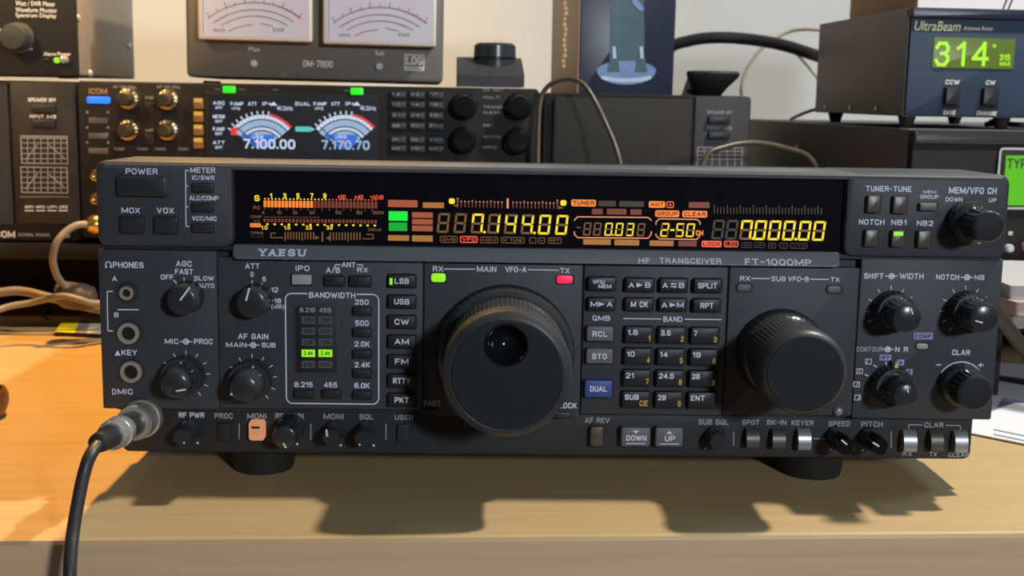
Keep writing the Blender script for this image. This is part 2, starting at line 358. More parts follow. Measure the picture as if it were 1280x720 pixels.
# display glass, slightly bowed
b = MB(); GO = -0.001
n = 24; L = []
for k in range(n + 1):
    z = z_db - .002 + (z_dt + .002 - z_db) * k / n; u = (k / n - .5) * 2
    L.append([(xa - .001, -GO + 0.0005 * u * u * 0 , z), (xb + .001, -GO, z), (xb + .001, 0.004, z), (xa - .001, 0.004, z)])
b.loops(L)
disp = b.build('display_window', 'glass', rad, smooth=False)
# lit elements of the display
VO = GO + 0.00012
SEG = {'0': 'abcdef', '1': 'bc', '2': 'abged', '3': 'abgcd', '4': 'fgbc', '5': 'afgcd', '7': 'abcf', '8': 'abcdefg', ' ': '', '-': 'g'}
def seg7(mb, box, ch, lit, dim, th=0.17, slant=0.10, only=False):
    x0, x1, z0, z1 = fr.rect(*box, VO); wd, h = x1 - x0, z1 - z0; t = wd * th; g = t * 0.16
    def P(u, v): return (x0 + u + (v - h / 2) * slant, -VO, z0 + v)
    hm = h / 2
    segs = {'a': [(g + t * .2, h), (wd - g - t * .2, h), (wd - g - t, h - t), (g + t, h - t)], 'd': [(g + t * .2, 0), (g + t, t), (wd - g - t, t), (wd - g - t * .2, 0)],
            'g': [(g + t * .45, hm), (t + g, hm + t / 2), (wd - t - g, hm + t / 2), (wd - g - t * .45, hm), (wd - t - g, hm - t / 2), (t + g, hm - t / 2)],
            'f': [(0, h - g), (t, h - t - g), (t, hm + t * .5 + g), (t * .3, hm + g), (0, hm + t * .3)], 'e': [(0, g), (0, hm - t * .3), (t * .3, hm - g), (t, hm - t * .5 - g), (t, t + g)],
            'b': [(wd, h - g), (wd - t, h - t - g), (wd - t, hm + t * .5 + g), (wd - t * .3, hm + g), (wd, hm + t * .3)], 'c': [(wd, g), (wd, hm - t * .3), (wd - t * .3, hm - g), (wd - t, hm - t * .5 - g), (wd - t, t + g)]}
    on = SEG[ch]
    for k, q in segs.items():
        if k in on: mb.add([P(*p) for p in q], [tuple(range(len(q)))], lit)
        elif dim is not None and not only: mb.add([P(*p) for p in q], [tuple(range(len(q)))], dim)
def digit(box, ch, mats=('lit', 'dim'), th=0.19, dot=False):
    mb = MB()
    seg7(mb, box, '8' if ch == 'x' else ch, 1 if ch == 'x' else 0, 1, th)
    if dot:
        x0, x1, z0, z1 = fr.rect(*box, VO); q = (x1 - x0) * .12
        mb.add([(x1 + q * 1.0 + q * math.cos(a), -VO - .00003, z0 + q + q * math.sin(a)) for a in [i * math.pi / 5 for i in range(10)]], [tuple(range(10))], 0)
    mb.build('digit', list(mats), disp, smooth=False)
for i, (x, ch, dt) in enumerate(zip((546, 567, 588.5, 609, 630, 651, 672.5, 694), 'xx714400', (0, 0, 1, 0, 0, 1, 0, 0))):
    dy = i * .35; digit((x + 1, 266.3 + dy, x + 15.5, 291 + dy), ch, dot=dt)
for i, (x, ch, dt) in enumerate(zip((728.7, 741.3, 755.5, 768.8, 782.3, 796), 'xx003x', (0, 0, 1, 0, 0, 0))):
    dy = i * .2; digit((x + .6, 278 + dy, x + 10, 294.3 + dy), ch, dot=dt)
for i, (x, ch) in enumerate(zip((825.5, 844.5, 857.5), '250')):
    digit((x + .5, 278.8 + i * .2, x + 10.5, 296 + i * .2), ch)
for i, (x, ch, dt) in enumerate(zip((890.5, 907.5, 925.5, 943, 961, 979, 998.5, 1016.5), 'xx700000', (0, 0, 1, 0, 0, 1, 0, 0))):
    dy = i * .25; digit((x, 274.6 + dy, x + 14.5, 299.3 + dy), ch, mats=('lit', 'dark') if ch == 'x' else ('lit', 'dim'), dot=dt)
# signal and power bar meters
b = MB(); mm = ['orange', 'dimred', 'lit', 'red', 'dim', 'dark']
for i in range(32):
    x = 329.5 + i * 4.47; y = i * 0.055; lit = i < 14
    b.flat(fr, (x, 250.6 + y, x + 3.5, 259 + y), VO, 0 if lit else 1)
    b.flat(fr, (x + .9, 247.6 + y, x + 2.6, 249.4 + y), VO, 2 if i < 18 else 3)
    if i % 2 == 0: b.flat(fr, (x + .9, 260.6 + y, x + 2.4, 262 + y), VO, 4)
    b.flat(fr, (x, 273.2 + y, x + 3, 277.6 + y), VO, 1)
    if i % 2 == 1: b.flat(fr, (x - 1, 279.2 + y, x + 1.8, 281.2 + y), VO, 2)
for t, x in zip('13579', (338.7, 356, 372.5, 389.7, 406)): b.text(fr, t, (x - 2, 241.6, x + 2, 248), VO, 2, 0.025)
for t, x, wd in (('+20', 427, 10), ('+40', 448.5, 11), ('+60dB', 471, 17)): b.text(fr, t, (x - wd / 2, 243.6, x + wd / 2, 249.3), VO, 3, 0.0)
b.text(fr, 'S', (318, 244, 324.5, 251.4), VO, 2, 0.02); b.text(fr, 'PO', (316.5, 257.5, 325, 262), VO, 4, 0.02)
for t, x, wd in (('0', 329, 3), ('10', 349, 6), ('25', 369, 6), ('50', 390, 6), ('100', 423, 8), ('150', 449, 8), ('200W', 473, 14)): b.text(fr, t, (x - wd / 2, 263.8, x + wd / 2, 267.8), VO, 4, 0.01)
b.text(fr, 'COMP', (313, 269, 327, 272.6), VO, 4, 0.0); b.text(fr, 'VC', (317, 274.5, 325, 278), VO, 4, 0.0)
b.line(fr, (330, 271), (400, 271.8), 0.8, VO, 1)
b.flat(fr, (312.5, 279, 326, 284), VO, 0, 0.0004)
for t, x in (('1.0', 330.5), ('1.5', 359), ('2.0', 386), ('3.0', 412)): b.text(fr, t, (x - 3.8, 282, x + 3.8, 286.9), VO, 2, 0.01)
b.text(fr, '200mA', (460, 285, 477, 289), VO, 4, 0.0); b.text(fr, 'TUNING', (313, 289.5, 329, 292.6), VO, 4); b.text(fr, 'CLAR', (313, 294, 329, 297), VO, 5)
for i in range(11):
    x = 356.5 + i * 3.55; b.line(fr, (x, 290 + (0 if i % 4 else -.0)), (x, 299.3 + (1.6 if i % 6 == 0 else 0)), 1.5, VO, 4)
    x = 413 + i * 3.7; b.line(fr, (x, 290.5), (x, 300 + (1.6 if i % 6 == 0 else 0)), 1.5, VO, 4)
b.line(fr, (403, 289.5), (403, 302), 2, VO, 4)
b.poly(fr, [(399.5, 297), (394, 294.5), (394, 299.5)], VO, 4); b.poly(fr, [(407, 297.5), (412, 295), (412, 300)], VO, 4)
for p, q in (((338.5, 291.5), (338.5, 297)), ((338.5, 297), (354, 297.2)), ((466.5, 293), (466.5, 298.5)), ((466.5, 298.5), (453, 298.5)), ((338.5, 291.5), (345, 291.5)), ((466.5, 293), (458, 293))): b.line(fr, p, q, 1.2, VO, 4)
b.build('bar_meter', mm, disp, smooth=False)
# tuning scales
b = MB()
for i in range(28):
    x = 572 + i * 4.62; y = i * 0.075; tall = i in (0, 27); mid = i in (4, 9, 18, 23)
    if i in (13, 14):
        continue
    b.line(fr, (x, (248.6 if tall else 250.5 if mid else 252) + y), (x, 259 + y), 1.4, VO, 1)
    b.flat(fr, (x - .9, (247.6 if tall else 249.8 if mid else 251) + y, x + .9, 253 + y), VO, 2)
b.line(fr, (634.6, 248), (634.6, 260.5), 2.6, VO, 2)
for x in (564.8, 704.3): b.flat(fr, (x - 3.7, 251.4 + (x - 564) * .016 - 3.5, x + 3.7, 251.4 + (x - 564) * .016 + 3.5), VO, 0, 0.0008)
b.poly(fr, [(566, 257), (573, 254.5), (573, 259)], VO, 3); b.poly(fr, [(705, 260), (698, 257), (698, 261.5)], VO, 3)
for i in range(34):
    x = 893 + i * 4.05; b.line(fr, (x, 259 + (0 if i % 4 else -3) + i * .03), (x, 267 + i * .03), 1.3, VO, 4)
b.split('tuning_scale', ['lit', 'dimred', 'pink', 'dim', 'dark'], disp, lambda x, z: x > 0.05)
# indicator blocks and boxed words
b = MB(); BM = ['blk1', 'blk2', 'green', 'green2', 'dark', 'dimred']
for bx, mi in (((485, 250, 522, 259), 0), ((528.5, 253, 555, 260), 1), ((485.8, 264, 509.5, 276), 2), ((486, 278, 509, 288.7), 3), ((515, 265.3, 541, 272.3), 0), ((515, 274, 541, 280.5), 0),
               ((515, 282, 541, 289), 0), ((485, 294, 511.5, 301), 1), ((515, 294.3, 541, 302), 1), ((748, 251, 770, 258), 4), ((774, 251.5, 805, 258.5), 4), ((740, 261, 753.5, 268), 5), ((758.5, 261, 783, 268.3), 5),
               ((788, 261.5, 802, 268.5), 5), ((729, 299, 763.5, 306), 1), ((768, 299.7, 799, 306.8), 1), ((812, 300.7, 842, 307.5), 1), ((848, 301, 871, 308), 5), ((861, 252.5, 887, 260), 5)):
    b = MB(); b.flat(fr, bx, VO, mi, 0.0003); b.build('indicator_block', BM, disp, smooth=False)
b = MB(); LM = ['orange', 'hole', 'red', 'dim', 'pink', 'dark', 'lit']
for t, bx in (('TUNER', (714, 249.5, 745, 258)), ('ANT', (811, 251.5, 831.5, 259.7)), ('GROUP', (819, 263, 849, 271.3)), ('CLEAR', (853, 263.4, 884, 271.8)), ('LOCK', (877, 301, 902, 309)), ('SWR', (312.5, 279, 326, 284))):
    b = MB()
    if t != 'SWR': b.flat(fr, bx, VO, 2 if t == 'LOCK' else 0, 0.0007)
    b.text(fr, t, (bx[0] + 2, bx[1] + 1.6, bx[2] - 2, bx[3] - 1.6), VO + .00005, 1, 0.015); b.build('indicator_word', LM, disp, smooth=False)
for t, bx, mi in (('QMB', (550, 295, 572, 303.3), 3), ('VFO', (575, 295, 597, 303.6), 2), ('MEM', (600, 296, 622.5, 304), 3), ('M TUNE', (626, 296.2, 656, 304.2), 3), ('-', (661.5, 296.6, 670.3, 304.4), 3), ('+', (672.6, 296.8, 681.2, 304.6), 3),
                  ('RPT', (685, 296.8, 702, 304.8), 3), ('A', (833, 251.7, 842.5, 260), 2), ('LED', (905, 301, 923, 309), 2), ('MEM', (927, 303, 940, 310), 5), ('MR', (943, 303, 956, 310), 5), ('RPT', (960, 303.4, 970, 310.4), 5), ('+', (974, 303.6, 985, 310.6), 5), ('VFO', (988, 303.8, 1009, 310.8), 5)):
    b = MB(); b.outline(fr, bx, VO, 1.3 if mi in (2,) else 0.9, mi, 0.0007)
    px = 2.8 if len(t) > 1 else 2.4; py = 2.2 if t != '-' else 3.6
    b.text(fr, t, (bx[0] + px, bx[1] + py, bx[2] - px, bx[3] - py), VO, mi, 0.03 if mi == 2 else 0.01); b.build('indicator_word', LM, disp, smooth=False)
b = MB(); b.text(fr, 'CH', (869.8, 288, 879, 294.3), VO, 0, 0.03); b.build('indicator_word', LM, disp, smooth=False); b = MB()
b.flat(fr, (720.5, 283.6, 726, 285), VO, 3); b.flat(fr, (838, 286.4, 843, 288.6), VO, 6)
for bx, gap in (((718, 271, 814, 297), (276, 289)), ((820, 273.5, 875, 298.5), (281, 292))):
    x0, y0, x1, y1 = bx; r = 4
    for a, c in (((x0 + r, y0), (x1 - r, y0 + .8)), ((x0 + r, y1), (x1 - r, y1 + .8)), ((x0, y0 + r), (x0, gap[0])), ((x0, gap[1]), (x0, y1 - r)), ((x1, y0 + r), (x1, gap[0])), ((x1, gap[1]), (x1, y1 - r)),
                 ((x0, y0 + r), (x0 + r, y0)), ((x1 - r, y0 + .8), (x1, y0 + r)), ((x0, y1 - r), (x0 + r, y1)), ((x1 - r, y1 + .8), (x1, y1 - r))): b.line(fr, a, c, 1.4, VO, 4)
b.split('readout_outline', LM, disp, lambda x, z: x > fr.p(817, 285, VO)[0])
# grey ledge under the display with the maker's lettering
b = MB(); xla = fr.p(287, 315, .004)[0]; xlb = fr.p(1054, 325, .004)[0]
zl1 = fr.p(675, 312, .002)[1]; zl0 = fr.p(675, 329.5, .0055)[1]
led = [(0.003, zl1 + .0005), (-0.0016, zl1 + .0002), (-0.0055, zl0 + .0012), (-0.0057, zl0 + .0004), (-0.005, zl0), (0.003, zl0)]
b.loops([[(xla + .0012, y * .6, z * 0.9 + zl1 * .1) for y, z in led], [(xla + .003, y, z) for y, z in led], [(xlb - .003, y, z) for y, z in led], [(xlb - .0012, y * .6, z * .9 + zl1 * .1) for y, z in led]])
ledge = b.build('sloped_ledge', 'ledge', rad)
sl = (0.0055 - 0.0016) / (zl1 + .0002 - zl0 - .0012)
def ledge_pts(px, py):                                   # a point on the sloping face
    o = 0.0035
    for _ in range(8):
        x, z = fr.p(px, py, o); o = 0.0016 + (zl1 + .0002 - z) * sl
    return Vector((x, -o - 0.00012, z))
def ledge_text(mb, t, bx, bold, mi=0, w=1.0):
    cx, cy = (bx[0] + bx[2]) / 2, (bx[1] + bx[3]) / 2
    L, Rr, T, Bt = ledge_pts(bx[0], cy), ledge_pts(bx[2], cy), ledge_pts(cx, bx[1]), ledge_pts(cx, bx[3]); c = ledge_pts(cx, cy)
    ux = Vector((Rr.x - L.x, 0, 0)); uz = Vector((0, T.y - Bt.y, T.z - Bt.z))
    asp = ux.length / uz.length
    mb.strokes(t, (0, asp, 0, 1), lambda u, v, d: c + ux * (u / asp - .5) + uz * (v - .5) + Vector((0, -d, d * .3)), mi, bold)
def ledge_bar(mb, x0, y0, x1, y1, mi=0):
    mb.add([ledge_pts(x0, y0), ledge_pts(x1, y0), ledge_pts(x1, y1), ledge_pts(x0, y1)], [(0, 1, 2, 3)], mi)
b = MB()
for t, x0, x1 in (('Y', 323, 334), ('A', 335, 346), ('E', 348, 358), ('S', 360, 370), ('U', 372, 383)):
    y = 311.0 + (x0 - 323) * .012; ledge_text(b, t, (x0 + (.8 if t != 'S' else 0), y, x1 - .8, y + 9), 0.24)
    for sx, ex, sy in {'Y': ((322.3, 327.5, 0), (330, 335, 0), (325.5, 331.5, 8)), 'A': ((334.2, 339, 8), (342, 347, 8)), 'E': ((347.2, 350, 0), (347.2, 350, 8)), 'S': (), 'U': ((371, 376, 0), (379.5, 384.3, 0))}[t]:
        ledge_bar(b, sx, y + sy, ex, y + sy + 1.1)
ledge_text(b, 'HF', (798, 322.3, 813, 329.2), .17, 1); ledge_text(b, 'TRANSCEIVER', (824, 322.6, 901.5, 329.6), .17, 1); ledge_text(b, 'FT-1000MP', (931, 323.6, 1014, 331.6), .19, 1)
b.split('lettering', ['ink', 'ink'], ledge, lambda x, z: (x > -0.1) + (x > 0.07))
# lower panel plates
b = MB()
PL = [((125.5, 313.5, 272.6, 512.5), 0.0), ((273.4, 324, 529, 512.5), 0.0), ((529.6, 330, 727, 522), 0.0), ((728, 332, 907, 519.5), -0.0006), ((908, 334.5, 1070, 520), 0.0), ((1070.8, 323.5, 1247, 525), 0.0)]
for bx, o in PL: b.key(fr, bx, -0.0075, o + 0.0008, 0.001, 0.0006)
b.build('front_panel', 'plastic', rad)
# dark seam between upper and lower section
b = MB(); b.box(-0.204, 0.204, -0.0008, 0.003, zseam - .0012, zseam + .0006); b.build('seam_strip', 'seam', rad, smooth=False)
PO_ = 0.0008                     # lettering plane of the lower panel
ST = -0.0065                     # lower strip plane

# ---- printed lettering
b = MB(); IM = ['ink', 'inkdim', 'blueink', 'darkink']
U = UP + .0001
def T(t, bx, off=PO_ + .0002, mi=0, bold=0.018): b.text(fr, t, bx, off, mi, bold)
def Ln(a, c, wd=1.3, off=PO_ + .0002, mi=0): b.line(fr, a, c, wd, off, mi)
for t, bx in (('POWER', (157, 210.4, 197, 218)), ('MOX', (152, 259.5, 175, 266.6)), ('VOX', (196, 259.5, 217.5, 266.8)), ('METER', (238, 209.2, 269, 216.3)), ('IC/SWR', (240, 219.4, 268, 225)), ('ALC/COMP', (236.5, 244.6, 273, 250.6)), ('VCC/MIC', (240, 270.2, 271, 276)),
              ('TUNER-TUNE', (1082, 232.5, 1139.5, 239.5)), ('MEM', (1153.7, 237.8, 1170, 242)), ('GROUP', (1150, 243.6, 1173, 248.6)), ('MEM/VFO CH', (1186, 234, 1246, 242.4)), ('DOWN', (1182, 246.6, 1203, 252)), ('UP', (1236, 247.6, 1245.5, 252.8)),
              ('NOTCH', (1073.7, 274, 1105.5, 281)), ('NB1', (1114, 274.6, 1133, 281.5)), ('NB2', (1146, 275.6, 1166.5, 282.4))): T(t, bx, U)
for p, q in (((232, 213), (232.5, 283.5)), ((231.6, 213), (236.5, 213)), ((232, 232.5), (235.5, 232.5)), ((232, 258.5), (235.5, 258.5)), ((232, 283), (236.5, 283))): Ln(p, q, 1.2, U)
xk, zk = fr.p(1211, 281, U); rk = fr.pxl(28, U); b.ring(xk, zk, rk, rk * .955, U, 0, 40, R(20), R(165)); b.ring(xk, zk, rk, rk * .955, U, 0, 20, R(-60), R(-20))
LAB = [('PHONES', (141, 327.5, 179.5, 335)), ('A', (140, 345.2, 146.5, 351.6)), ('B', (142.8, 390.5, 148.2, 396.6)), ('KEY', (152, 437.3, 171.5, 444.2)), ('MIC', (147, 486, 166, 493)), ('AGC', (220, 326, 240, 333.2)), ('FAST', (218.8, 336, 241.5, 343)),
       ('OFF', (201, 343, 217, 349.6)), ('SLOW', (242.5, 344.8, 267.5, 350.8)), ('AUTO', (247.5, 354.2, 267.8, 360)), ('ATT', (306.5, 329, 324.5, 336)), ('0', (313, 339.6, 317, 346)), ('6', (328, 345.8, 332.6, 352)), ('12', (339, 359, 347.7, 365.4)), ('18', (342.8, 373, 351.5, 379)), ('(dB)', (339, 380.4, 355.5, 387.2)),
       ('MIC', (206, 423.4, 223, 430)), ('PROC', (242.5, 423.4, 266, 430.2)), ('AF GAIN', (297.5, 417, 335.5, 424)), ('MAIN', (282.5, 427.8, 308, 434)), ('SUB', (327, 428.2, 344.5, 434.4)),
       ('IPO', (369.5, 331.8, 387, 338.8)), ('ANT', (427, 327.4, 444.5, 334)), ('A/B', (407.5, 334, 425, 341.2)), ('RX', (446.5, 334.2, 460, 340.6)), ('BANDWIDTH', (386.3, 365.4, 444.3, 372.6)),
       ('250', (443.5, 374.2, 461, 381)), ('500', (444, 400.4, 461, 407.4)), ('2.0K', (443, 426.6, 462, 433.4)), ('2.4K', (443, 452.6, 462.3, 459.4)), ('6.0K', (443, 478.6, 462, 485.4)), ('8.215', (368, 477.4, 391, 484)), ('455', (405, 477.8, 421.5, 484.4)),
       ('RX', (541, 332.6, 554, 339.4)), ('MAIN', (596, 332.8, 620.5, 340)), ('VFO-A', (631.5, 333.2, 658, 340.4)), ('TX', (700, 335, 712, 341.8)), ('LOCK', (698.5, 503.4, 721, 510.4)),
       ('QMB', (740.5, 394.4, 762.5, 401)), ('BAND', (829, 395.6, 853, 402.4)), ('RX', (925, 345, 937.5, 351)), ('SUB', (964, 345.4, 982, 351.6)), ('VFO-B', (985, 345.6, 1011, 352)), ('TX', (1038, 346.4, 1049.5, 352.4)),
       ('SHIFT', (1080, 341.4, 1104.5, 348.4)), ('WIDTH', (1124.5, 341.6, 1154.5, 348.8)), ('NOTCH', (1170, 343, 1199, 349.8)), ('NB', (1218, 343.6, 1230.4, 350)), ('N R', (1119, 433.4, 1135, 440)), ('CLAR', (1190, 437.2, 1212.4, 444))]
for t, bx in LAB: T(t, bx)
T('FAST', (529.8, 500.6, 551, 507.6), mi=1); T('CONTOUR', (1070.5, 433.4, 1103.5, 439.6), mi=1); T('+', (1222, 452.6, 1229.6, 460), bold=0.0); Ln((1170.5, 456), (1176.5, 456), 1.3)  # shade of the tuning knob is put into the FAST ink
# key symbol, mic symbol, headphone symbol
b.poly(fr, [(143, 444.4), (147, 437.8), (150.8, 444.4)], PO_ + .0002, 0); T('D', (140.2, 486, 145.4, 493), bold=0)
xh, zh = fr.p(135.6, 330.3, PO_); rh = fr.pxl(3.9); b.ring(xh, zh, rh, rh * .68, PO_ + .0002, 0, 20, R(-50), R(230)); Ln((132.6, 332), (132.6, 335), 2); Ln((138.6, 332), (138.6, 335), 2)
for p, q in (((134, 364.3), (141, 364.3)), ((134, 364.3), (134.8, 413.5)), ((134.8, 413.5), (141.5, 413.8)), ((147, 387), (173.5, 387.2)), ((230, 346.8), (230.1, 352.5)), ((217, 350), (221, 354.6)), ((243.6, 350.6), (240, 355)), ((249, 360.6), (248, 361.6)),
             ((315.2, 350), (315.2, 355.5)), ((327.8, 353.8), (325, 358.4)), ((337.5, 362.6), (332.8, 365.6)), ((341.5, 376), (336.5, 376)),
             ((419, 331), (426, 331)), ((419, 331), (419, 334)), ((446, 331), (453, 331)), ((453, 331), (453, 334)), ((555, 336.2), (594, 336.5)), ((659.5, 337), (698, 337.8)), ((779, 398.2), (826.5, 398.8)), ((856, 399), (902, 399.6)), ((939, 348), (962.5, 348.3)), ((1012.5, 348.9), (1036, 349.3))): Ln(p, q)
x0, x1, z0, z1 = fr.rect(357.5, 367.8, 473.6, 505, PO_); L_ = [(x, z) for x, z in rr(x0, x1, z0, z1, .0028)]; hw_ = fr.pxl(.8, PO_); xg0, xg1 = fr.p(384, 369, PO_)[0], fr.p(446.5, 369, PO_)[0]
for (ax_, az_), (bx_, bz_) in zip(L_, L_[1:] + L_[:1]):
    segs_ = [((ax_, az_), (bx_, bz_))]
    if az_ > z1 - 1e-5 and bz_ > z1 - 1e-5 and abs(ax_ - bx_) > .01: segs_ = [((ax_, az_), (xg1, bz_)), ((xg0, az_), (bx_, bz_))]
    for p, q in segs_:
        d = Vector((q[0] - p[0], q[1] - p[1])).normalized(); n_ = Vector((-d.y, d.x)) * hw_; e_ = d * hw_ * .5
        b.add([(v[0], -(PO_ + .0002), v[1]) for v in (Vector(p) + n_ - e_, Vector(q) + n_ + e_, Vector(q) - n_ + e_, Vector(p) - n_ - e_)], [(0, 1, 2, 3)], 0)
# knob-symbols between paired words
def dial(px, py):
    x, z = fr.p(px, py, PO_); r = fr.pxl(4); b.ring(x, z, r, r * .55, PO_ + .0002, 0, 20); Ln((px - 8, py), (px - 3, py)); Ln((px + 3, py), (px + 8, py)); b.flat(fr, (px - 1.2, py - 1.4, px + 2, py + 1.4), PO_ + .0002, 0)
for p in ((232.7, 427), (316.5, 431.3), (1114.3, 345.2), (1208.6, 346.6), (1109.5, 436.6)): dial(*p)
# tick marks around knobs
def ticks(cx, cy, r0, r1, angs, mi=0):
    for a in angs: Ln((cx + r0 * math.cos(R(a)), cy - r0 * math.sin(R(a))), (cx + r1 * math.cos(R(a)), cy - r1 * math.sin(R(a))), 1.1, mi=mi)
ticks(231.5, 469.5, 26.5, 31.5, (148, 118, 88, 60, 32, 4, -25, -52))
ticks(315, 474, 26.5, 31.5, (150, 121, 90, 62, 34, 6, -24, -50))
ticks(1114, 389, 27, 32, (205, 180, 152, 121, 90, 60, 34))
ticks(1207, 389, 27, 32, (230, 205, 180, 152, 121, 90, 60, 34))
xk, zk = fr.p(1200, 481, PO_); rk = fr.pxl(31); b.ring(xk, zk, rk, rk * .955, PO_ + .0002, 0, 40, R(38), R(150))
b.flat(fr, (1142.5, 416, 1166, 424), PO_ + .0001, 2); T('EDSP', (1144, 417.4, 1164.5, 422.8), PO_ + .0002, 3)
b.flat(fr, (1099.5, 443.3, 1114, 450.5), PO_ + .0001, 2); T('OFF', (1101, 444.6, 1112.5, 449.2), PO_ + .0002, 3)
for t, x, y in (('A', 1126, 453), ('B', 1136.5, 465)): b.flat(fr, (x - 4, y - 3.6, x + 4, y + 3.6), PO_ + .0001, 2); T(t, (x - 2, y - 2.4, x + 2, y + 2.4), PO_ + .0002, 3, 0.02)
for k, (x, y) in enumerate(((1085.5, 452), (1074.5, 464), (1070.8, 480.5), (1072, 497))):
    b.outline(fr, (x - 4, y - 3.4, x + 4, y + 3.4), PO_ + .0002, 0.9, 0, 0.0002); Ln((x - 2.5 + k, y + 2), (x - .5 + k, y - 2), 1)
Ln((1092, 456), (1096, 459)); Ln((1081, 468), (1086, 470)); Ln((1107, 452), (1108, 456))
# lower strip; the shade on its labels is put into the dimmer ink
SO = 0.0001 - 0.0065
for t, bx, mi in (('RF PWR', (223.5, 515.4, 255.4, 522.2), 0), ('PROC', (268, 516.4, 291, 523.2), 1), ('MONI', (309, 516.6, 333, 523.6), 1), ('RF GAIN', (344, 516.4, 379.5, 523.4), 1), ('MONI', (404.5, 517, 429.5, 524), 1), ('SQL', (449.5, 517.6, 467, 524.4), 1), ('USER', (493.5, 518.6, 516.5, 525), 1),
                  ('AF REV', (731, 522, 762, 528.8), 1), ('SUB SQL', (873, 524, 911, 531), 1), ('SPOT', (927.5, 524.6, 949.5, 531), 1), ('BK-IN', (958.5, 524.8, 983, 531.2), 1), ('KEYER', (989.5, 525.4, 1017, 531.8), 1), ('SPEED', (1035.5, 526.2, 1062.5, 532.8), 1), ('PITCH', (1076.5, 527, 1103.5, 533.6), 1),
                  ('CLAR', (1155.5, 528, 1179, 534.4), 1), ('RX', (1128, 564.4, 1140, 570), 1), ('TX', (1161.5, 564.8, 1171, 570.4), 1), ('CLEAR', (1185.5, 565.4, 1211.5, 571.2), 1)): T(t, bx, SO, mi, 0.012)
for p, q in (((299, 529), (299, 549)), ((388.5, 529.5), (388.5, 550)), ((482.5, 529.5), (482.5, 550)), ((1017, 548), (1031, 548.4)), ((1114, 539), (1114, 560)), ((1136, 531), (1153, 531.2)), ((1136, 531), (1136, 536)), ((1182, 531.6), (1200.5, 532)), ((1200.5, 532), (1200.5, 537)), ((917, 540), (917, 557))): Ln(p, q, 1.2, SO, 1)
XS = [fr.p(px, 420, PO_)[0] for px in (273, 529.3, 727.6, 907, 1070.6)]
ZU, ZL = fr.p(640, 318, PO_)[1], fr.p(640, 517.5, PO_)[1]
def sector(x, z):
    if z > zseam: return (0, x > 0)
    if z < fr.p(x / 0.41 * 1134 + 690, 516 + (x + .2) * 22, -.003)[1]: return (9, x > XS[2])
    return (1, sum(x > q for q in XS))
b.split('panel_lettering', IM, rad, sector)

# ---- push buttons
def button(bx, o0, o1, m='key', txt=None, tbx=None, tm='ink', r=0.0007, ch=0.0004, name='button', extra=None, bold=0.02, hole=True):
    k = MB(); k.key(fr, bx, o0 - .002, o1, r, ch)
    if hole: k.key(fr, (bx[0] - 1.6, bx[1] - 1.6, bx[2] + 1.6, bx[3] + 1.6), o0 - .0015, o0 + .00015, r + .0003, 0.0, mi=1)
    kb = k.build(name, [m, 'seam'], rad)
    if txt:
        q = MB()
        for t, tb in ([(txt, tbx)] if isinstance(txt, str) else txt): q.text(fr, t, tb, o1 + .0001, 0, bold)
        q.build('legend', tm, kb, smooth=False)
    if extra: extra(kb, o1)
    return kb
button((145, 221, 207, 245.5), UP, UP + .0025, 'knob', r=0.0015, ch=0.0008)
button((149.5, 271.5, 179, 291.5), UP, UP + .002, 'knob', r=0.001, ch=0.0006); button((192, 271.5, 221.5, 292), UP, UP + .002, 'knob', r=0.001, ch=0.0006)
for y in (230, 254.5, 280.5): button((240, y, 266, y + 10), UP, UP + .0018, 'knob', r=0.0006)
for bx in ((1084.5, 244.5, 1100.5, 266), (1117, 245.5, 1133.5, 267), (1081.5, 287.5, 1097.5, 308.5), (1147.5, 288.5, 1163.5, 310)): button(bx, UP, UP + .0028, 'brownkey', r=0.0006, ch=0.0005)
def nb1(kb, o1):
    q = MB(); q.flat(fr, (1117.3, 289.8, 1129, 294.6), o1 + .0001); q.build('led', 'ledg', kb, smooth=False)
button((1115, 288, 1131, 309), UP, UP + .0028, 'brownkey', r=0.0006, ch=0.0005, extra=nb1)
button((1150, 254, 1172, 263.5), UP, UP + .0028, 'greykey', r=0.0006, ch=0.001)
button((364.5, 343.5, 389, 356), PO_, PO_ + .0025, 'palekey'); button((405, 345.5, 430, 357.5), PO_, PO_ + .0022); button((436.5, 345.5, 463, 358), PO_, PO_ + .0022)
for y in (384.5, 411, 438, 462, 489): button((441, y, 463.5, y + 9.8), PO_, PO_ + .0022)
button((367.5, 488, 391.5, 497.5), PO_, PO_ + .0022); button((402.5, 488, 425.5, 497.5), PO_, PO_ + .0022)
def lsb(kb, o1):
    q = MB(); q.flat(fr, (487, 347.6, 490.6, 356), o1 + .0001); q.build('led', 'ledg', kb, smooth=False)
for i, (t, y, wd) in enumerate((('LSB', 351.3, 18), ('USB', 377, 19), ('CW', 402.3, 18), ('AM', 427, 18), ('FM', 451.8, 17), ('RTTY', 476, 22), ('PKT', 500, 18))):
    cx = 502.2; button((485, y - 7.8, 519.5, y + 8), PO_, PO_ + .003, 'key', t, (cx - wd / 2, y - 3.6, cx + wd / 2, y + 3.6), extra=lsb if i == 0 else None, ch=.0006)
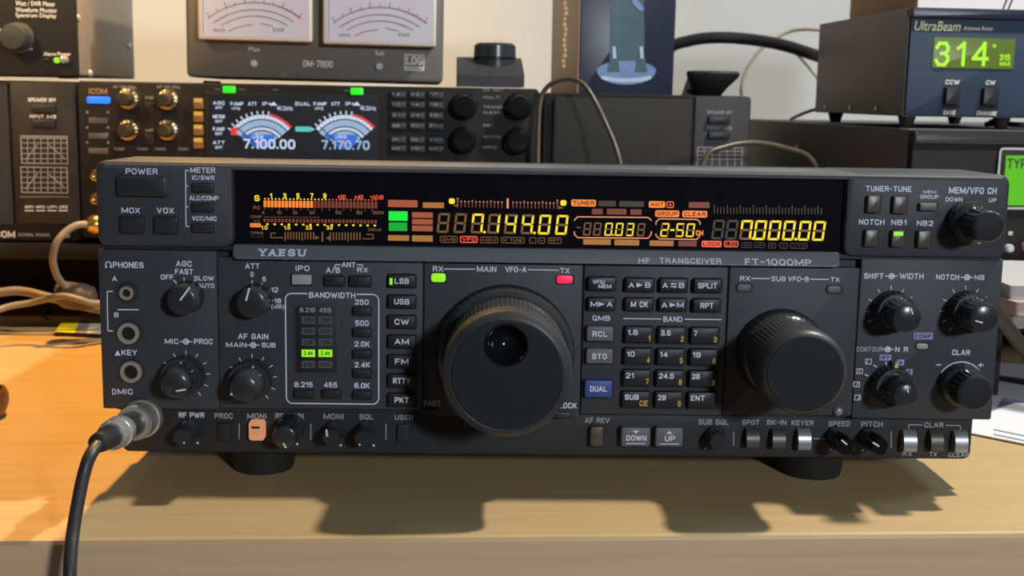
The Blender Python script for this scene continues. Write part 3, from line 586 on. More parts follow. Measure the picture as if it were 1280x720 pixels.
# bandwidth indicator window
b = MB(); b.key(fr, (367.5, 381, 424, 469), -.002, PO_ + .0006, 0.001, 0.0003); b.key(fr, (370, 383, 421.5, 466), -.001, PO_ + .0008, 0.0008, 0.0001, mi=1)
win = b.build('bandwidth_window', ['plastic', 'seam'], rad)
b = MB(); wo = PO_ + .0009
b.text(fr, '8.215', (374.8, 384.6, 394, 390.4), wo, 1, 0.01); b.text(fr, '455', (399, 384.8, 414, 390.6), wo, 1, 0.01)
for i, (t, y) in enumerate((('250', 400.2), ('500', 414), ('2.0K', 427.6), ('2.4K', 441.6), ('6.0K', 455.6))):
    for x0, x1 in ((377, 394), (398, 415.4)):
        b.flat(fr, (x0, y - 4.6, x1, y + 4.6), wo, 2 if i == 3 else 0, 0.0003); b.text(fr, t, (x0 + 2.6, y - 2.5, x1 - 2.6, y + 2.5), wo + .0001, 3, 0.0)
b.build('indicator_cell', ['cell', 'inkdim', 'ledg', 'seam'], win, smooth=False)
# RX / TX lamps
for bx, m in (((539, 342, 557, 352.6), 'ledg'), ((696, 344.4, 716, 354.6), 'ledr'), ((921.5, 355.4, 939, 364), 'greykey'), ((1034, 357.4, 1051.5, 366), 'greykey'), ((1145.5, 429.3, 1160.5, 436.6), 'palekey')):
    b = MB(); b.key(fr, bx, -.001, PO_ + .0012, 0.0012, 0.0004); b.key(fr, (bx[0] - 2, bx[1] - 1.6, bx[2] + 2, bx[3] + 1.6), -.001, PO_ + .0002, 0.0014, 0, mi=1); b.build('indicator_lamp', [m, 'seam'], rad)
button((695.5, 515.5, 713.5, 521.5), PO_, PO_ + .0018, 'knobgrey'); button((529.5, 511, 545, 517), PO_, PO_ + .0012, 'knob')
x, z = fr.p(1047, 513.5, PO_); b = MB(); b.lathe(x, z, [(PO_ - .001, .0022), (PO_ + .0016, .0021), (PO_ + .0026, .0013), (PO_ + .0028, .0004)], 24); b.build('button', 'silver', rad)
# memory / mode keys right of the tuning knob
def arrow_key(bx, s1, s2, kind):
    x0, y0, x1, y1 = bx; cx, cy = (x0 + x1) / 2, (y0 + y1) / 2; kb = button(bx, PO_, PO_ + .003, 'key', ch=.0006); q = MB(); o = PO_ + .0031
    q.text(fr, s1, (cx - 14, cy - 3.4, cx - 7 + (2 if s1 == 'M' else 0), cy + 3.4), o, 0, 0.02); q.text(fr, s2, (cx + (6.5 if s2 != 'M' else 5), cy - 3.4, cx + 13.5, cy + 3.4), o, 0, 0.02)
    if kind == 1: q.poly(fr, [(cx - 4, cy - 3), (cx + 4, cy), (cx - 4, cy + 3)], o)
    else:
        q.poly(fr, [(cx - 4, cy - 1.6), (cx - 1, cy - 4), (cx - 1, cy - 2.2), (cx + 4, cy - 2.2), (cx + 4, cy - .9), (cx - 4, cy - .9)], o); q.poly(fr, [(cx + 4, cy + 1.6), (cx + 1, cy + 4), (cx + 1, cy + 2.2), (cx - 4, cy + 2.2), (cx - 4, cy + .9), (cx + 4, cy + .9)], o)
    q.build('legend', 'ink', kb, smooth=False)
button((735.5, 346.6, 769.5, 363), PO_, PO_ + .003, 'key', [('VFO/', (741, 349.6, 757, 355)), ('MEM', (748, 355.4, 764, 360.4))], None)
arrow_key((735, 372.4, 769, 388), 'M', 'A', 1)
arrow_key((782, 348, 817.5, 364.6), 'A', 'B', 1); arrow_key((825, 348.4, 859, 365), 'A', 'B', 2)
button((867.5, 349, 902, 365.6), PO_, PO_ + .003, 'key', 'SPLIT', (872.5, 353.6, 896.5, 360.6), ch=.0006)
button((781.5, 373, 816.5, 388.6), PO_, PO_ + .003, 'key', 'M CK', (788.5, 377, 810, 384), ch=.0006); arrow_key((824, 373.4, 858, 389), 'A', 'M', 1)
button((866.5, 374, 900.5, 390), PO_, PO_ + .003, 'key', 'RPT', (875.5, 378.6, 892, 385.6), ch=.0006)
button((733.5, 408, 767, 426.6), PO_, PO_ + .0032, 'greykey', 'RCL', (740.5, 414, 759.5, 421), ch=.0006); button((733, 436, 766.5, 454.6), PO_, PO_ + .0032, 'greykey', 'STO', (740, 442, 758.5, 449), ch=.0006)
button((731, 475.6, 765.5, 497), PO_, PO_ + .0034, 'bluekey', 'DUAL', (737.5, 482.4, 759, 489.6), ch=.0007)
KP = [('1.8', '1', '3.5', '2', '7', '3'), ('10', '4', '14', '5', '18', '6'), ('21', '7', '24.5', '8', '28', '9'), ('SUB', 'CE', '29', '0', 'ENT', '')]
for r_, row in enumerate(KP):
    for c_ in range(3):
        x0 = (781.5, 822.8, 864)[c_] - 1.25 * r_; y0 = 408.6 + 27 * r_ + .6 * c_; x1 = x0 + 34.5; y1 = y0 + 20
        t, am = row[2 * c_], row[2 * c_ + 1]; wd = {1: 4.5, 2: 10, 3: 12.5, 4: 19}[len(t)] + (5 if t in ('SUB', 'ENT') else 0)
        def amb(kb, o1, am=am, x1=x1, y1=y1):
            if am: q = MB(); q.text(fr, am, (x1 - (6.5 if am != 'CE' else 13), y1 - 9, x1 - 2.4, y1 - 2), o1 + .0001, 0, 0.02); q.build('amber_legend', 'amberink', kb, smooth=False)
        button((x0, y0, x1, y1), PO_, PO_ + .003, 'key', t, (x0 + 3.2, y0 + 3.4, x0 + 3.2 + wd, y0 + 10.2), extra=amb, ch=.0007)
# lower strip keys
button((272, 529, 287, 552), ST, ST + .0015, 'seam', hole=False); button((496.5, 531, 511.5, 552), ST, ST + .002, 'knob')
def moni(kb, o1): q = MB(); q.flat(fr, (314, 533, 324.5, 536), o1 + .0001); q.build('mark', 'seam', kb, smooth=False)
button((310.5, 527.5, 330, 551.5), ST, ST + .005, 'amberbtn', r=.0014, ch=.001, extra=moni)
button((737.5, 533.5, 754.5, 558.5), ST, ST + .004, 'brownkey', r=.001, ch=.001)
for bx, t, up in (((776.5, 534.5, 813, 558.5), 'DOWN', 0), ((819.5, 534.8, 854, 559), 'UP', 1)):
    def arr(kb, o1, bx=bx, up=up):
        q = MB(); cx = (bx[0] + bx[2]) / 2; y = bx[1] + 5.6
        q.poly(fr, [(cx - 4, y + (2 if up else -2)), (cx + 4, y + (2 if up else -2)), (cx, y + (-2 if up else 2))], o1 + .0001); q.line(fr, (cx - 12, bx[3] - 4), (cx + 12, bx[3] - 4), 1.2, o1 + .0001); q.build('mark', 'ink', kb, smooth=False)
    button(bx, ST, ST + .005, 'greykey', t, ((783, 544, 808, 551) if not up else (831, 544.6, 844, 551.6)), r=.001, ch=.0008, extra=arr)
# curved rocker keys of the lower strip
def rocker(bx, m):
    o = ST; x0, x1, z0, z1 = fr.rect(*bx, ST + .003); k = MB(); P = []
    for i in range(9):
        a = R(90 * i / 8); P.append((-(ST + .0005) - .0048 * math.sin(a) ** .8, z0 + (z1 - z0) * (0.12 + .88 * math.cos(a) ** .9 * 1.0) if i < 8 else z0 + (z1 - z0) * .12))
    P += [(-(ST + .0048), z0), (-(ST - .002), z0), (-(ST - .002), z1)]
    k.loops([[(x0, y, z) for y, z in P], [(x1, y, z) for y, z in P]])
    k.key(fr, (bx[0] - 3.5, bx[1] - 2, bx[2] + 1.2, bx[3] + 1), ST - .002, ST + .0001, .0004, 0, mi=1)
    k.build('rocker_key', [m, 'seam'], rad)
for bx, m in (((932.5, 537, 948.5, 558.5), 'brownkey'), ((965, 537.5, 981, 559.5), 'brownkey'), ((997, 537, 1013, 561.5), 'silver'), ((1128.5, 538.5, 1145, 563.5), 'silver'), ((1162.5, 539, 1178, 562.5), 'brownkey'), ((1192.5, 539, 1208.5, 565), 'silver')): rocker(bx, m)

# ---- sockets
for (px, py, ro, rm, rh_) in ((159.4, 365.7, 13.5, 8.6, 5.0), (161.8, 416, 16, 13.6, 8.4), (165, 464, 15.5, 13.8, 8.6)):
    b = MB(); x, z = fr.p(px, py, PO_); s_ = fr.pxl(1)
    b.lathe(x, z, [(PO_ - .001, ro * s_), (PO_ + .0006, ro * s_), (PO_ + .0009, (ro - .8) * s_)], 40, 1)
    b.lathe(x, z, [(PO_ + .0005, rm * s_), (PO_ + .0022, rm * s_), (PO_ + .0026, (rm - 1) * s_), (PO_ + .0026, (rh_ + .8) * s_), (PO_ + .0022, rh_ * s_), (PO_ + .0010, rh_ * s_ * .97)], 40, 0)
    b.lathe(x, z, [(PO_ + .0008, rh_ * s_), (PO_ + .0012, rh_ * s_ * .98)], 30, 2)
    b.build('headphone_socket' if py < 440 else 'key_socket', ['metal', 'plastic2', 'hole'], rad)

# ---- knobs
def face_pointer(mb, fr, a, b_, wpx, off, th=.0003, mi=0):
    p, q = fr.v(*a, off), fr.v(*b_, off); d = (q - p).normalized(); n = Vector((-d.z, 0, d.x)) * fr.pxl(wpx, off) / 2; y = Vector((0, th, 0))
    c = [p + n, q + n, q - n, p - n]; mb.loops([[v + y for v in c], c], mi)
def single_knob(px, py, r, h, pa, pb, face=None, m='knob', flute=18, o0=PO_, ptr='pointer', name='knob', taper=.9):
    x, z = fr.p(px, py, o0); s_ = fr.pxl(1); k = MB(); R0 = r * s_; n = flute * 6 if flute else 40
    k.lathe(x, z, [(o0 - .001, R0 * 1.04), (o0 + .0008, R0 * 1.04), (o0 + .0012, R0)] + [(o0 + h * .15, R0), (o0 + h * .85, R0 * taper)] + [(o0 + h, R0 * taper * .9), (o0 + h + .0003, R0 * taper * .8), (o0 + h + .0003, R0 * .1)], n, 0, flute=(flute, R0 * .06, 3, 4) if flute else None)
    kb = k.build(name, m, rad)
    if pa: q = MB(); face_pointer(q, fr, pa, pb, 2.2, o0 + h + .0005); q.build('pointer', ptr, kb)
    return kb
single_knob(235, 370.5, 20, .0125, (237, 359.5), (225, 375.5), flute=0, taper=.93); single_knob(320, 374, 20, .0125, (311.5, 360.5), (307.5, 376), flute=0, taper=.93)
def dual_knob(px, py, r1, h1, r2, h2, pa=None, pb=None, ptr='pointer', ring=None):
    x, z = fr.p(px, py, PO_); s_ = fr.pxl(1); a, c = r1 * s_, r2 * s_; o = PO_
    k = MB(); k.lathe(x, z, [(o - .001, a), (o + h1 * .3, a), (o + h1 * .35, a * .97), (o + h1 * .9, a * .93), (o + h1, a * .88), (o + h1 + .0002, a * .5)], 24 * 6, 0, flute=(24, a * .05, 2, 3))
    k.ring(x, z, a * .97, a * .86, o + h1 + .0003, 1)
    kb = k.build('ring_knob', ['knob', 'knobgrey'], rad)
    k = MB(); k.lathe(x, z, [(o + h1 - .001, c * 1.06), (o + h1 + .001, c * 1.06), (o + h1 + .0014, c), (o + h2 * .95, c * .9), (o + h2, c * .86), (o + h2 + .0006, c * .72), (o + h2 + .0008, c * .1)], 18 * 6, 0, flute=(18, c * .07, 2, 2))
    k.build('inner_knob', 'knob', kb)
    if pa: q = MB(); face_pointer(q, fr, pa, pb, 1.9, o + h2 + .0011); q.build('pointer', ptr, kb)
    if ring:
        q = MB(); face_pointer(q, fr, ring[0], ring[1], 2.2, o + h1 + .0006); q.build('ring_pointer', 'goldpointer', kb)
    return kb
dual_knob(231.5, 468.5, 26, .009, 19, .020, (220, 489), (232, 487), ring=((226.5, 452.5), (224.5, 458)))
dual_knob(315, 473, 26, .009, 19, .020, (288, 492), (290.5, 494), ring=((317, 458), (314, 463)))
dual_knob(1114, 388, 26, .009, 20, .021, (1139, 386), (1141, 393))
dual_knob(1207, 388, 26, .009, 20.5, .021, (1219, 401), (1228.5, 403.5))
dual_knob(1112, 480, 26, .009, 17.5, .022, (1134, 484), (1135.5, 491))
# flat pointer lever of the contour knob
b = MB(); p = [fr.v(1116, 468, .0055), fr.v(1120.5, 451, .006), fr.v(1126, 468, .0055)]; b.loops([[v + Vector((0, .003, 0)) for v in p], p]); b.build('contour_pointer', 'goldpointer', rad)
# bottom-row small knobs
for px, py, r, h, pa, pb, m in ((237.5, 536, 14, .015, (229.5, 552.5), (230.5, 554.5), 'knob'), (363, 534, 18, .018, (354, 554), (357.5, 560), 'knob'), (418, 538, 13.5, .013, (408, 537), (409, 546), 'knob'), (457.5, 538.5, 13.5, .014, (449, 555), (450, 557), 'knob'),
                                (893, 545, 14, .010, None, None, 'knob'), (1044, 545.5, 13.5, .018, (1052, 550), (1059, 556), 'gloss'), (1085, 546, 13.5, .018, (1091, 553), (1099, 558), 'gloss')):
    kb = single_knob(px, py, r, h, pa, pb, flute=16 if m == 'knob' else 0, o0=ST, m=m, taper=.86)
b = MB()
for x, y in ((247, 553.5), (371.5, 555), (426, 556.5), (467, 556.8), (882, 561), (1038.5, 562), (1078.5, 563)): b.flat(fr, (x - 1.3, y - 1.3, x + 1.3, y + 1.3), SO, 0, .0003)
b.build('index_dot', 'ink', rad, smooth=False)
# clarifier and memory knobs
def cap_knob(px, py, r, h, r2, m='knob', o0=PO_, fl=20):
    x, z = fr.p(px, py, o0); s_ = fr.pxl(1); a, c = r * s_, r2 * s_; k = MB()
    k.lathe(x, z, [(o0 - .001, a), (o0 + h * .22, a), (o0 + h * .3, a * .96), (o0 + h * .36, c * 1.02), (o0 + h * .40, c), (o0 + h * .90, c * .97), (o0 + h * .93, c), (o0 + h * .98, c * .97), (o0 + h, c * .9)], fl * 6, 0, flute=(fl, c * .09, 4, 5))
    kb = k.build('knob', m, rad); q = MB(); q.lathe(x, z, [(o0 + h - .0005, c * .88), (o0 + h + .0003, c * .88), (o0 + h + .0004, c * .82)], 48); q.build('cap', 'knobface', kb)
cap_knob(1199.5, 480, 28.5, .0185, 22.5); cap_knob(1209.5, 277, 27, .0235, 19.5, o0=UP, fl=14)
# main tuning knob
def big_knob(px, py, prof_ring, prof, face_r, h, dimple=None, fl=84, ring_fl=60):
    x, z = fr.p(px, py, PO_); s_ = fr.pxl(1)
    k = MB(); k.lathe(x, z, [(PO_ + o, r * s_) for o, r in prof_ring], ring_fl * 4, 0, flute=(ring_fl, .00035, 2, 3)); kb = k.build('shuttle_ring', 'knob', rad)
    k = MB(); k.lathe(x, z, [(PO_ + o, r * s_) for o, r in prof], fl * 5, 0, flute=(fl, .0003, 1, 2)); kn = k.build('tuning_knob', 'knobgrey', rad)
    q = MB(); n = 96; fo = PO_ + h + .0003
    if dimple:
        dx, dz = fr.p(dimple[0], dimple[1], fo); dr = fr.pxl(dimple[2], fo)
    ra = (face_r - .8) * s_
    def circ(cx_, cz_, r, o): return [(cx_ + r * math.cos(2 * math.pi * i / n), -o, cz_ + r * math.sin(2 * math.pi * i / n)) for i in range(n)]
    if not dimple:
        q.lathe(x, z, [(fo - .001, face_r * s_), (fo, face_r * s_), (fo + .0003, ra)], n); q.build('face', 'knobface', kn); return
    out = []
    for i in range(n):
        a = 2 * math.pi * i / n; ux, uz = math.cos(a), math.sin(a); ex, ez = dx - x, dz - z; bb = ex * ux + ez * uz; t = -bb + math.sqrt(bb * bb - ex * ex - ez * ez + ra * ra)
        out.append((dx + ux * t, -(fo + .0003), dz + uz * t))
    q.loops([circ(x, z, face_r * s_, fo - .001), circ(x, z, face_r * s_, fo), out], cap0=False, cap1=False); q.loops([out, circ(dx, dz, dr, fo + .0003)], cap0=False, cap1=False); q.build('face', 'knobface', kn)
    q = MB(); q.loops([circ(dx, dz, dr * k, fo + d) for k, d in ((1.05, .0002), (1.04, .0008), (.98, .0009), (.93, .0002), (.87, -.002), (.72, -.005), (.5, -.0075), (.25, -.009), (.02, -.0094))], cap0=False); q.build('finger_dimple', 'gloss', kn)
big_knob(631.5, 441, [(-.001, 88), (.003, 88), (.004, 87), (.010, 86), (.012, 84), (.013, 80)], [(.010, 77), (.016, 76), (.033, 75.5), (.036, 77), (.042, 77), (.0455, 75), (.047, 70), (.0475, 66), (.0472, 64), (.037, 62)], 65, .0475, (633.3, 431.5, 27))
big_knob(975, 441, [(-.001, 57.5), (.003, 57.5), (.004, 56.5), (.009, 55), (.011, 53), (.012, 50)], [(.010, 50), (.014, 50), (.030, 49.5), (.033, 52.5), (.039, 52.5), (.042, 51), (.0435, 48), (.044, 46)], 45.5, .044, None, fl=60, ring_fl=40)

# ---- feet
for x, y, h in ((-0.139, 0.031, ZB), (0.131, 0.031, ZB), (-0.139, 0.26, ZB - .0025), (0.131, 0.26, ZB - .0025)):
    b = MB(); k = .0172
    b.vlathe(x, y, [(0.003, k * .9), (-.001, k), (-.0032, k)], mi=1); b.vlathe(x, y, [(-.003, k * .99), (-.0045, k * .94), (-h * .9, k * .86), (-h, k * .82)], mi=0)
    b.build('foot', ['rubber', 'metal'], rad)

# ================================================================== microphone plug and cable
plug = thing('microphone_plug', 'nickel round microphone plug with black cable in the lower left of the big radio', 'plug', RADIO_M)
cx, cz = fr.p(180, 522, 0.0)
A0 = Vector((cx, 0.0, cz)); A1 = fr.v(126, 552, 0.062); ax = (A1 - A0).normalized()
def sweep(mb, prof, mi=0, n=32):
    u = ax.orthogonal().normalized(); v = ax.cross(u); L = []
    for t, r in prof: L.append([A0 + ax * t + (u * math.cos(2 * math.pi * i / n) + v * math.sin(2 * math.pi * i / n)) * r for i in range(n)])
    mb.loops(L, mi)
b = MB(); sweep(b, [(.000, .0088), (.005, .0088), (.0055, .0081), (.016, .0080), (.0165, .0076), (.018, .0074)]); b.build('coupling_ring', 'metal', plug)
b = MB(); sweep(b, [(.017, .0058), (.034, .0056)]); b.build('plug_barrel', 'knob', plug)
b = MB(); sweep(b, [(.033, .0060), (.036, .0068), (.040, .0068), (.0405, .0062), (.043, .0062), (.0435, .0066), (.048, .0064), (.050, .0058)]); b.build('clamp_nut', 'chrome', plug)
b = MB(); sweep(b, [(.048, .0050), (.060, .0045), (.066, .0040), (.0665, .003)]); b.build('strain_relief', 'rubber', plug)
Bp = A0 + ax * .064
pts = [A0 + ax * .060, Bp] + [fr.v(px, py, o) for px, py, o in ((112, 571, .072), (104, 596, .076), (98, 625, .081), (92, 660, .087), (88.5, 690, .093), (87, 730, .099), (86, 800, .105), (84, 900, .105))]
pts += [pts[-1] + Vector((.003, -.004, -.12)), pts[-1] + Vector((.006, -.004, -.28))]
b = MB(); b.tube(pts, .0026, 14); b.build('cable', 'cable', plug)

# ================================================================== EQUIPMENT BEHIND
def base(px0, px1, pyb, Y, yaw=0.0):
    v = W((px0 + px1) / 2, pyb, Y); return Matrix.Translation(v) @ Matrix.Rotation(R(yaw), 4, 'Z')
def body(mb, f, bx, depth, r=0.003, ch=0.001, mi=0, front=0.0):
    x0, x1, z0, z1 = f.rect(*bx, front); mb.box(x0, x1, -front, depth, z0, z1, mi, r, ch); return x0, x1, z0, z1
def part(name, mats, parent, fn, smooth=True):
    q = MB(); fn(q); return q.build(name, mats, parent, smooth)
M['warmink'] = mat('pale_print', (0.88, 0.85, 0.8), 0.6); M['gridink'] = mat('grey_print', (0.34, 0.33, 0.31), 0.6)
M['ldg'] = mat('warm_grey_case', (0.15, 0.135, 0.115), 0.5, bump=.1); M['wside'] = mat('warm_lit_grey_side', (0.27, 0.23, 0.18), 0.5); M['spk'] = mat('brown_black_panel', (0.026, 0.021, 0.018), 0.5, bump=.1, spec=.3); M['warmlit'] = mat('warm_lit_black_knob', (0.42, 0.32, 0.18), 0.22, 0.9); M['yink'] = mat('pale_yellow_print', (0.9, 0.95, 0.5), .5)  # knob and meter-side colours carry the warm light falling on them
M['grille'] = mat('speaker_cloth', (0.025, 0.025, 0.026), 0.8, bump=0.6, var=.3, scale=900)
M['card'] = mat('cardboard', (0.62, 0.42, 0.25), 0.8, scale=20); M['paper'] = mat('white_paper', (0.78, 0.78, 0.80), 0.7, var=.02)
M['brass'] = mat('gilt_metal', (0.75, 0.52, 0.2), 0.28, 1.0); M['greycable'] = mat('beige_grey_cable', (0.25, 0.215, 0.175), 0.5)
M['browncable'] = mat('brown_cable', (0.10, 0.075, 0.05), 0.35); M['palecable'] = mat('pale_cable', (0.55, 0.50, 0.40), 0.5)
YB = 0.375
zr = W(300, 303, YB).z; zr2 = W(1130, 347, 0.27).z
# low dark stands that raise the equipment
def stand(name, label, x0, x1, y0, y1, h, ins=.125):
    t = thing(name, label, 'stand', Matrix.Translation(((x0 + x1) / 2, y0, 0))); hw = (x1 - x0) / 2
    part('top_board', 'box', t, lambda q: q.box(-hw, hw, 0, y1 - y0, h - .012, h, 0, .001, .001))
    part('front_board', 'box', t, lambda q: q.box(-hw + .016, hw - .016, ins, ins + .012, 0, h - .012))
    for x in (-hw, hw - .016): part('side_board', 'box', t, lambda q: q.box(x, x + .016, ins, y1 - y0, 0, h - .012))
    return t
XA = W(1000, 300, YB).x
lst = stand('equipment_stand', 'long low dark stand under the receiver and left speaker', -0.62, 0.245, YB - .005, 0.72, zr - .0015)
stand('amplifier_stand', 'low dark stand under the amplifier at right', 0.262, 0.70, 0.30, 0.66, zr2 - .012)

# ---- left external speaker
mt = base(-70, 98, 303, YB); f = Fr(mt)
sp = thing('external_speaker', 'black external speaker at far left with white filter graphs, under the watt meter', 'speaker', mt)
part('cabinet', 'box', sp, lambda q: body(q, f, (-150, 101, 99.5, 302.5), .22, .004, .0015))
part('front_panel', 'spk', sp, lambda q: q.key(f, (15, 103, 97.5, 281), -.002, .004, .002, .001))
part('grille', 'grille', sp, lambda q: [q.key(f, (-140, 104, 13.5, 281), -.002, .003, .001, .0005)] + [q.ring(*f.p(12.3, 106 + k * 4.4, .0032), .0007, .0001, .0033, 0, 8) for k in range(40)])
for y in (131, 149.5): part('button', 'key', sp, lambda q: q.key(f, (39, y, 68, y + 9.5), .002, .0065, .0006, .0006))
def spk(q):
    o = .0042
    q.text(f, 'SPEAKER OFF', (35, 122.5, 70, 127.3), o); q.text(f, 'INPUT', (37, 143.3, 55, 147.5), o); q.text(f, 'A+B', (58, 143.5, 70, 148), o)
    for y0 in (172, 208.5):
        q.outline(f, (26, y0, 85, y0 + 33), o, 1.4, 1, .0004)
        for k in range(1, 7): q.line(f, (26 + k * 8.4, y0), (26 + k * 8.4, y0 + 33), 1, o, 1)
        for k in range(1, 5): q.line(f, (26, y0 + k * 6.6), (85, y0 + k * 6.6), 1, o, 1)
        q.line(f, (32, y0 + 28), (47, y0 + 8), 1.2, o + .0001, 1); q.line(f, (60, y0 + 8), (82, y0 + 27), 1.2, o + .0001, 1)
    q.flat(f, (25, 169.5, 85, 171.2), o, 1)
    for k, t in enumerate(('HPF1', 'HPF2', 'LPF1', 'LPF2')):
        q.text(f, t, (31 + k * 14.2, 257, 42 + k * 14.2, 260.6), o, 0); q.line(f, (31 + k * 14.2, 263.3), (42 + k * 14.2, 263.3), 1.2, o, 0)
    q.line(f, (25, 246), (86, 246), .8, o, 1)
part('lettering', ['warmink', 'gridink'], sp, spk, False)
part('name_lettering', ['warmink', 'gridink'], sp, lambda q: (q.text(f, 'ICOM', (-9, 288.5, 19, 297), .0002, 0, .03), q.text(f, 'EXTERNAL SPEAKER', (23, 291.5, 62, 295.5), .0002, 1), q.text(f, '38', (80, 291, 87, 297), .0002, 0)), False)

# ---- watt meter on the speaker
mt = base(-70, 96, 98.2, YB - .004); f = Fr(mt)
wm = thing('watt_meter', 'tall dark grey meter box with knob and green light on the left speaker', 'meter', mt)
part('cabinet', 'wside', wm, lambda q: body(q, f, (-150, -70, 94, 93.5), .172, .002, .0))
part('front_panel', 'box', wm, lambda q: q.key(f, (-150, -70, 95.5, 94), 0, .003, .002, .001))
for t, bx in (('Watt / SWR Meter', (19.5, 1.5, 69, 7.6)), ('Waveform Monitor', (19.5, 9.6, 71.5, 15.6)), ('Spectrum Display', (19.5, 16.6, 70.5, 23.4)), ('Alarm', (54.5, 65, 70, 69.8)), ('Power', (72, 65, 88.5, 69.8)), ('Range', (24, 59.5, 41, 63))): part('lettering', 'warmink', wm, lambda q: q.text(f, t, bx, .0032, 0, .02), False)
def wk(q):
    x, z = f.p(24, 47, .003); s_ = f.pxl(1); q.lathe(x, z, [(.002, 18 * s_), (.006, 18 * s_), (.0065, 16.5 * s_), (.017, 15.5 * s_), (.0185, 14 * s_), (.019, 3 * s_)], 120, flute=(30, .0004, 3, 3))
part('knob', 'knobgrey', wm, wk)
part('toggle', 'chrome', wm, lambda q: q.lathe(*f.p(2, 41, .003), [(.002, .003), (.004, .003), (.005, .0015), (.016, .002), (.017, .0008)], 16))
for (x, y, r, m) in ((58.5, 75, 2.2, 'hole'), (71.5, 75.3, 3.6, 'ledg')): part('status_light', m, wm, lambda q: q.lathe(*f.p(x, y, .003), [(.002, r * f.pxl(1)), (.0045, r * f.pxl(1)), (.006, r * .6 * f.pxl(1)), (.0063, .0003)], 16))
part('power_button', 'chrome', wm, lambda q: q.lathe(*f.p(81, 75, .003), [(.002, 5 * f.pxl(1)), (.007, 4.8 * f.pxl(1)), (.009, 3.5 * f.pxl(1)), (.0094, .0004)], 20))
xs1 = f.rect(-150, -70, 94, 93.5)[1]; inv = mt.inverted()
for t_, py in ((.006, 23), (.155, 57), (.033, 92)):
    zz = f.o.z + (f.p(96 + t_ * 460, py)[1] - f.o.z) * (1 + t_ / .9)
    q = MB(); L = []
    for dx, r in ((0, .003), (.0014, .0027), (.0021, .0012)): L.append([(xs1 + dx, t_ + r * math.cos(a), zz + r * math.sin(a)) for a in [i * math.pi / 8 for i in range(16)]])
    q.loops(L); q.build('screw', 'metal', wm)
part('rubber_foot', 'rubber', wm, lambda q: q.key(f, (72, 93.5, 90, 98.2), -.02, -.003, .001))

# ---- receiver with colour screen
mt = base(103, 676, 302, YB); f = Fr(mt); q1 = f.pxl(1)
ic = thing('receiver', 'wide black receiver with a colour meter screen, behind the big radio', 'radio', mt)
part('case', 'box2', ic, lambda q: body(q, f, (105, 107, 674, 300), .26, .002, .001))
def icp(q):
    x0, x1, z0, z1 = f.rect(103, 108, 676, 301, .006); q.box(x0, x1, -.006, 0, z0, z1, 0, .003, .0012)
part('front_panel', 'box', ic, icp)
def isc(q):
    q.key(f, (257, 117, 474, 268), .004, .0075, .001, .0005)
scr = part('screen_bezel', 'hole', ic, isc)
M['scr'] = glow('screen_black', S(12, 16, 26), .8); M['sw'] = glow('screen_white', S(205, 222, 245), .95); M['sb'] = glow('screen_blue', S(50, 110, 215), .95); M['sr'] = glow('screen_red', S(225, 60, 60), .95)
M['st'] = glow('screen_teal', S(90, 205, 190), .9); M['sl'] = glow('screen_light_blue', S(165, 190, 225), .9); M['blue'] = glow('blue_power_light', S(20, 120, 255), 1.5); M['amb'] = glow('amber_keys', S(235, 175, 70), .9); M['ambk'] = glow('amber_key_body', S(150, 92, 34), .8)
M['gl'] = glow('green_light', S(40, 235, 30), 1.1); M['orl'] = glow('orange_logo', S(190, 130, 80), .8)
part('screen', 'scr', scr, lambda q: q.flat(f, (263, 121, 470, 265), .0077))
def meter(q, cx, off):
    o = .0078; P = lambda r, a, k=1.0: (cx + r * math.cos(R(a)) * 1.0, 190.5 - r * math.sin(R(a)))
    for (r0, r1, a0, a1, mi) in ((42, 47, 40, 141, 1), (33, 40.5, 40, 143, 4), (28, 31.5, 40, 143, 1), (21, 26.5, 42, 140, 4), (5, 20, 38, 142, 2), (46, 49.5, 40, 78, 3), (9, 14, 70, 110, 3)):
        n = 16
        for i in range(n):
            a, b_ = a0 + (a1 - a0) * i / n, a0 + (a1 - a0) * (i + .92) / n
            q.poly(f, [P(r0, a), P(r1, a), P(r1, b_), P(r0, b_)], o + .00002 * mi, mi)
    for i in range(9): q.line(f, P(47.5, 80 + i * 8), P(52, 80 + i * 8), 1.6, o, 1)
    q.line(f, P(12, 128), P(44, 134), 1.2, o + .0002, 0)
    q.flat(f, (cx - 24, 168, cx + 16, 174), o + .0002, 2, .0005); q.text(f, 'USB', (cx - 12, 169, cx + 2, 173), o + .0003, 1)
for n_, cx in (('main', 327), ('sub', 431)): part('meter_dial', ['scr', 'sw', 'sb', 'sr', 'sl'], scr, lambda q: meter(q, cx, 0), False)
part('frequency', 'sw', scr, lambda q: q.text(f, '7.100.00', (304, 174, 369, 186), .0082, 0, .02), False)
part('frequency', 'sl', scr, lambda q: q.text(f, '7.170.70', (402, 175.5, 462, 187), .0082, 0, .02), False)
def scw(q):
    o = .0079
    for x in (288, 392):
        for t, a in (('P.AMP', 0), ('ATT', 22), ('IP+', 40)): q.text(f, t, (x + a, 127.5, x + a + (16 if a == 0 else 11), 132), o, 0)
        q.text(f, 'VFO', (x + 1, 134, x + 12, 137.5), o); q.poly(f, [(x + 49, 132), (x + 54, 127), (x + 59, 132)], o); q.text(f, '40.2kHz', (x + 58, 132.5, x + 78, 138), o)
    for t, y in (('AGC', 129.5), ('METER', 146.5), ('P.AMP', 162), ('ATT', 179)):
        q.text(f, t, (266, y - 3, 281, y + 1.5), o); q.text(f, 'OFF', (269, y + 3.4, 278, y + 7), o)
    q.text(f, 'DUAL', (369, 127.5, 388, 132), o)
    q.flat(f, (369, 158.2, 390, 164.6), o, 1, .001); q.flat(f, (288.5, 159.5, 299, 169), o, 2)
part('screen_text', ['sw', 'st', 'sr'], scr, scw, False)
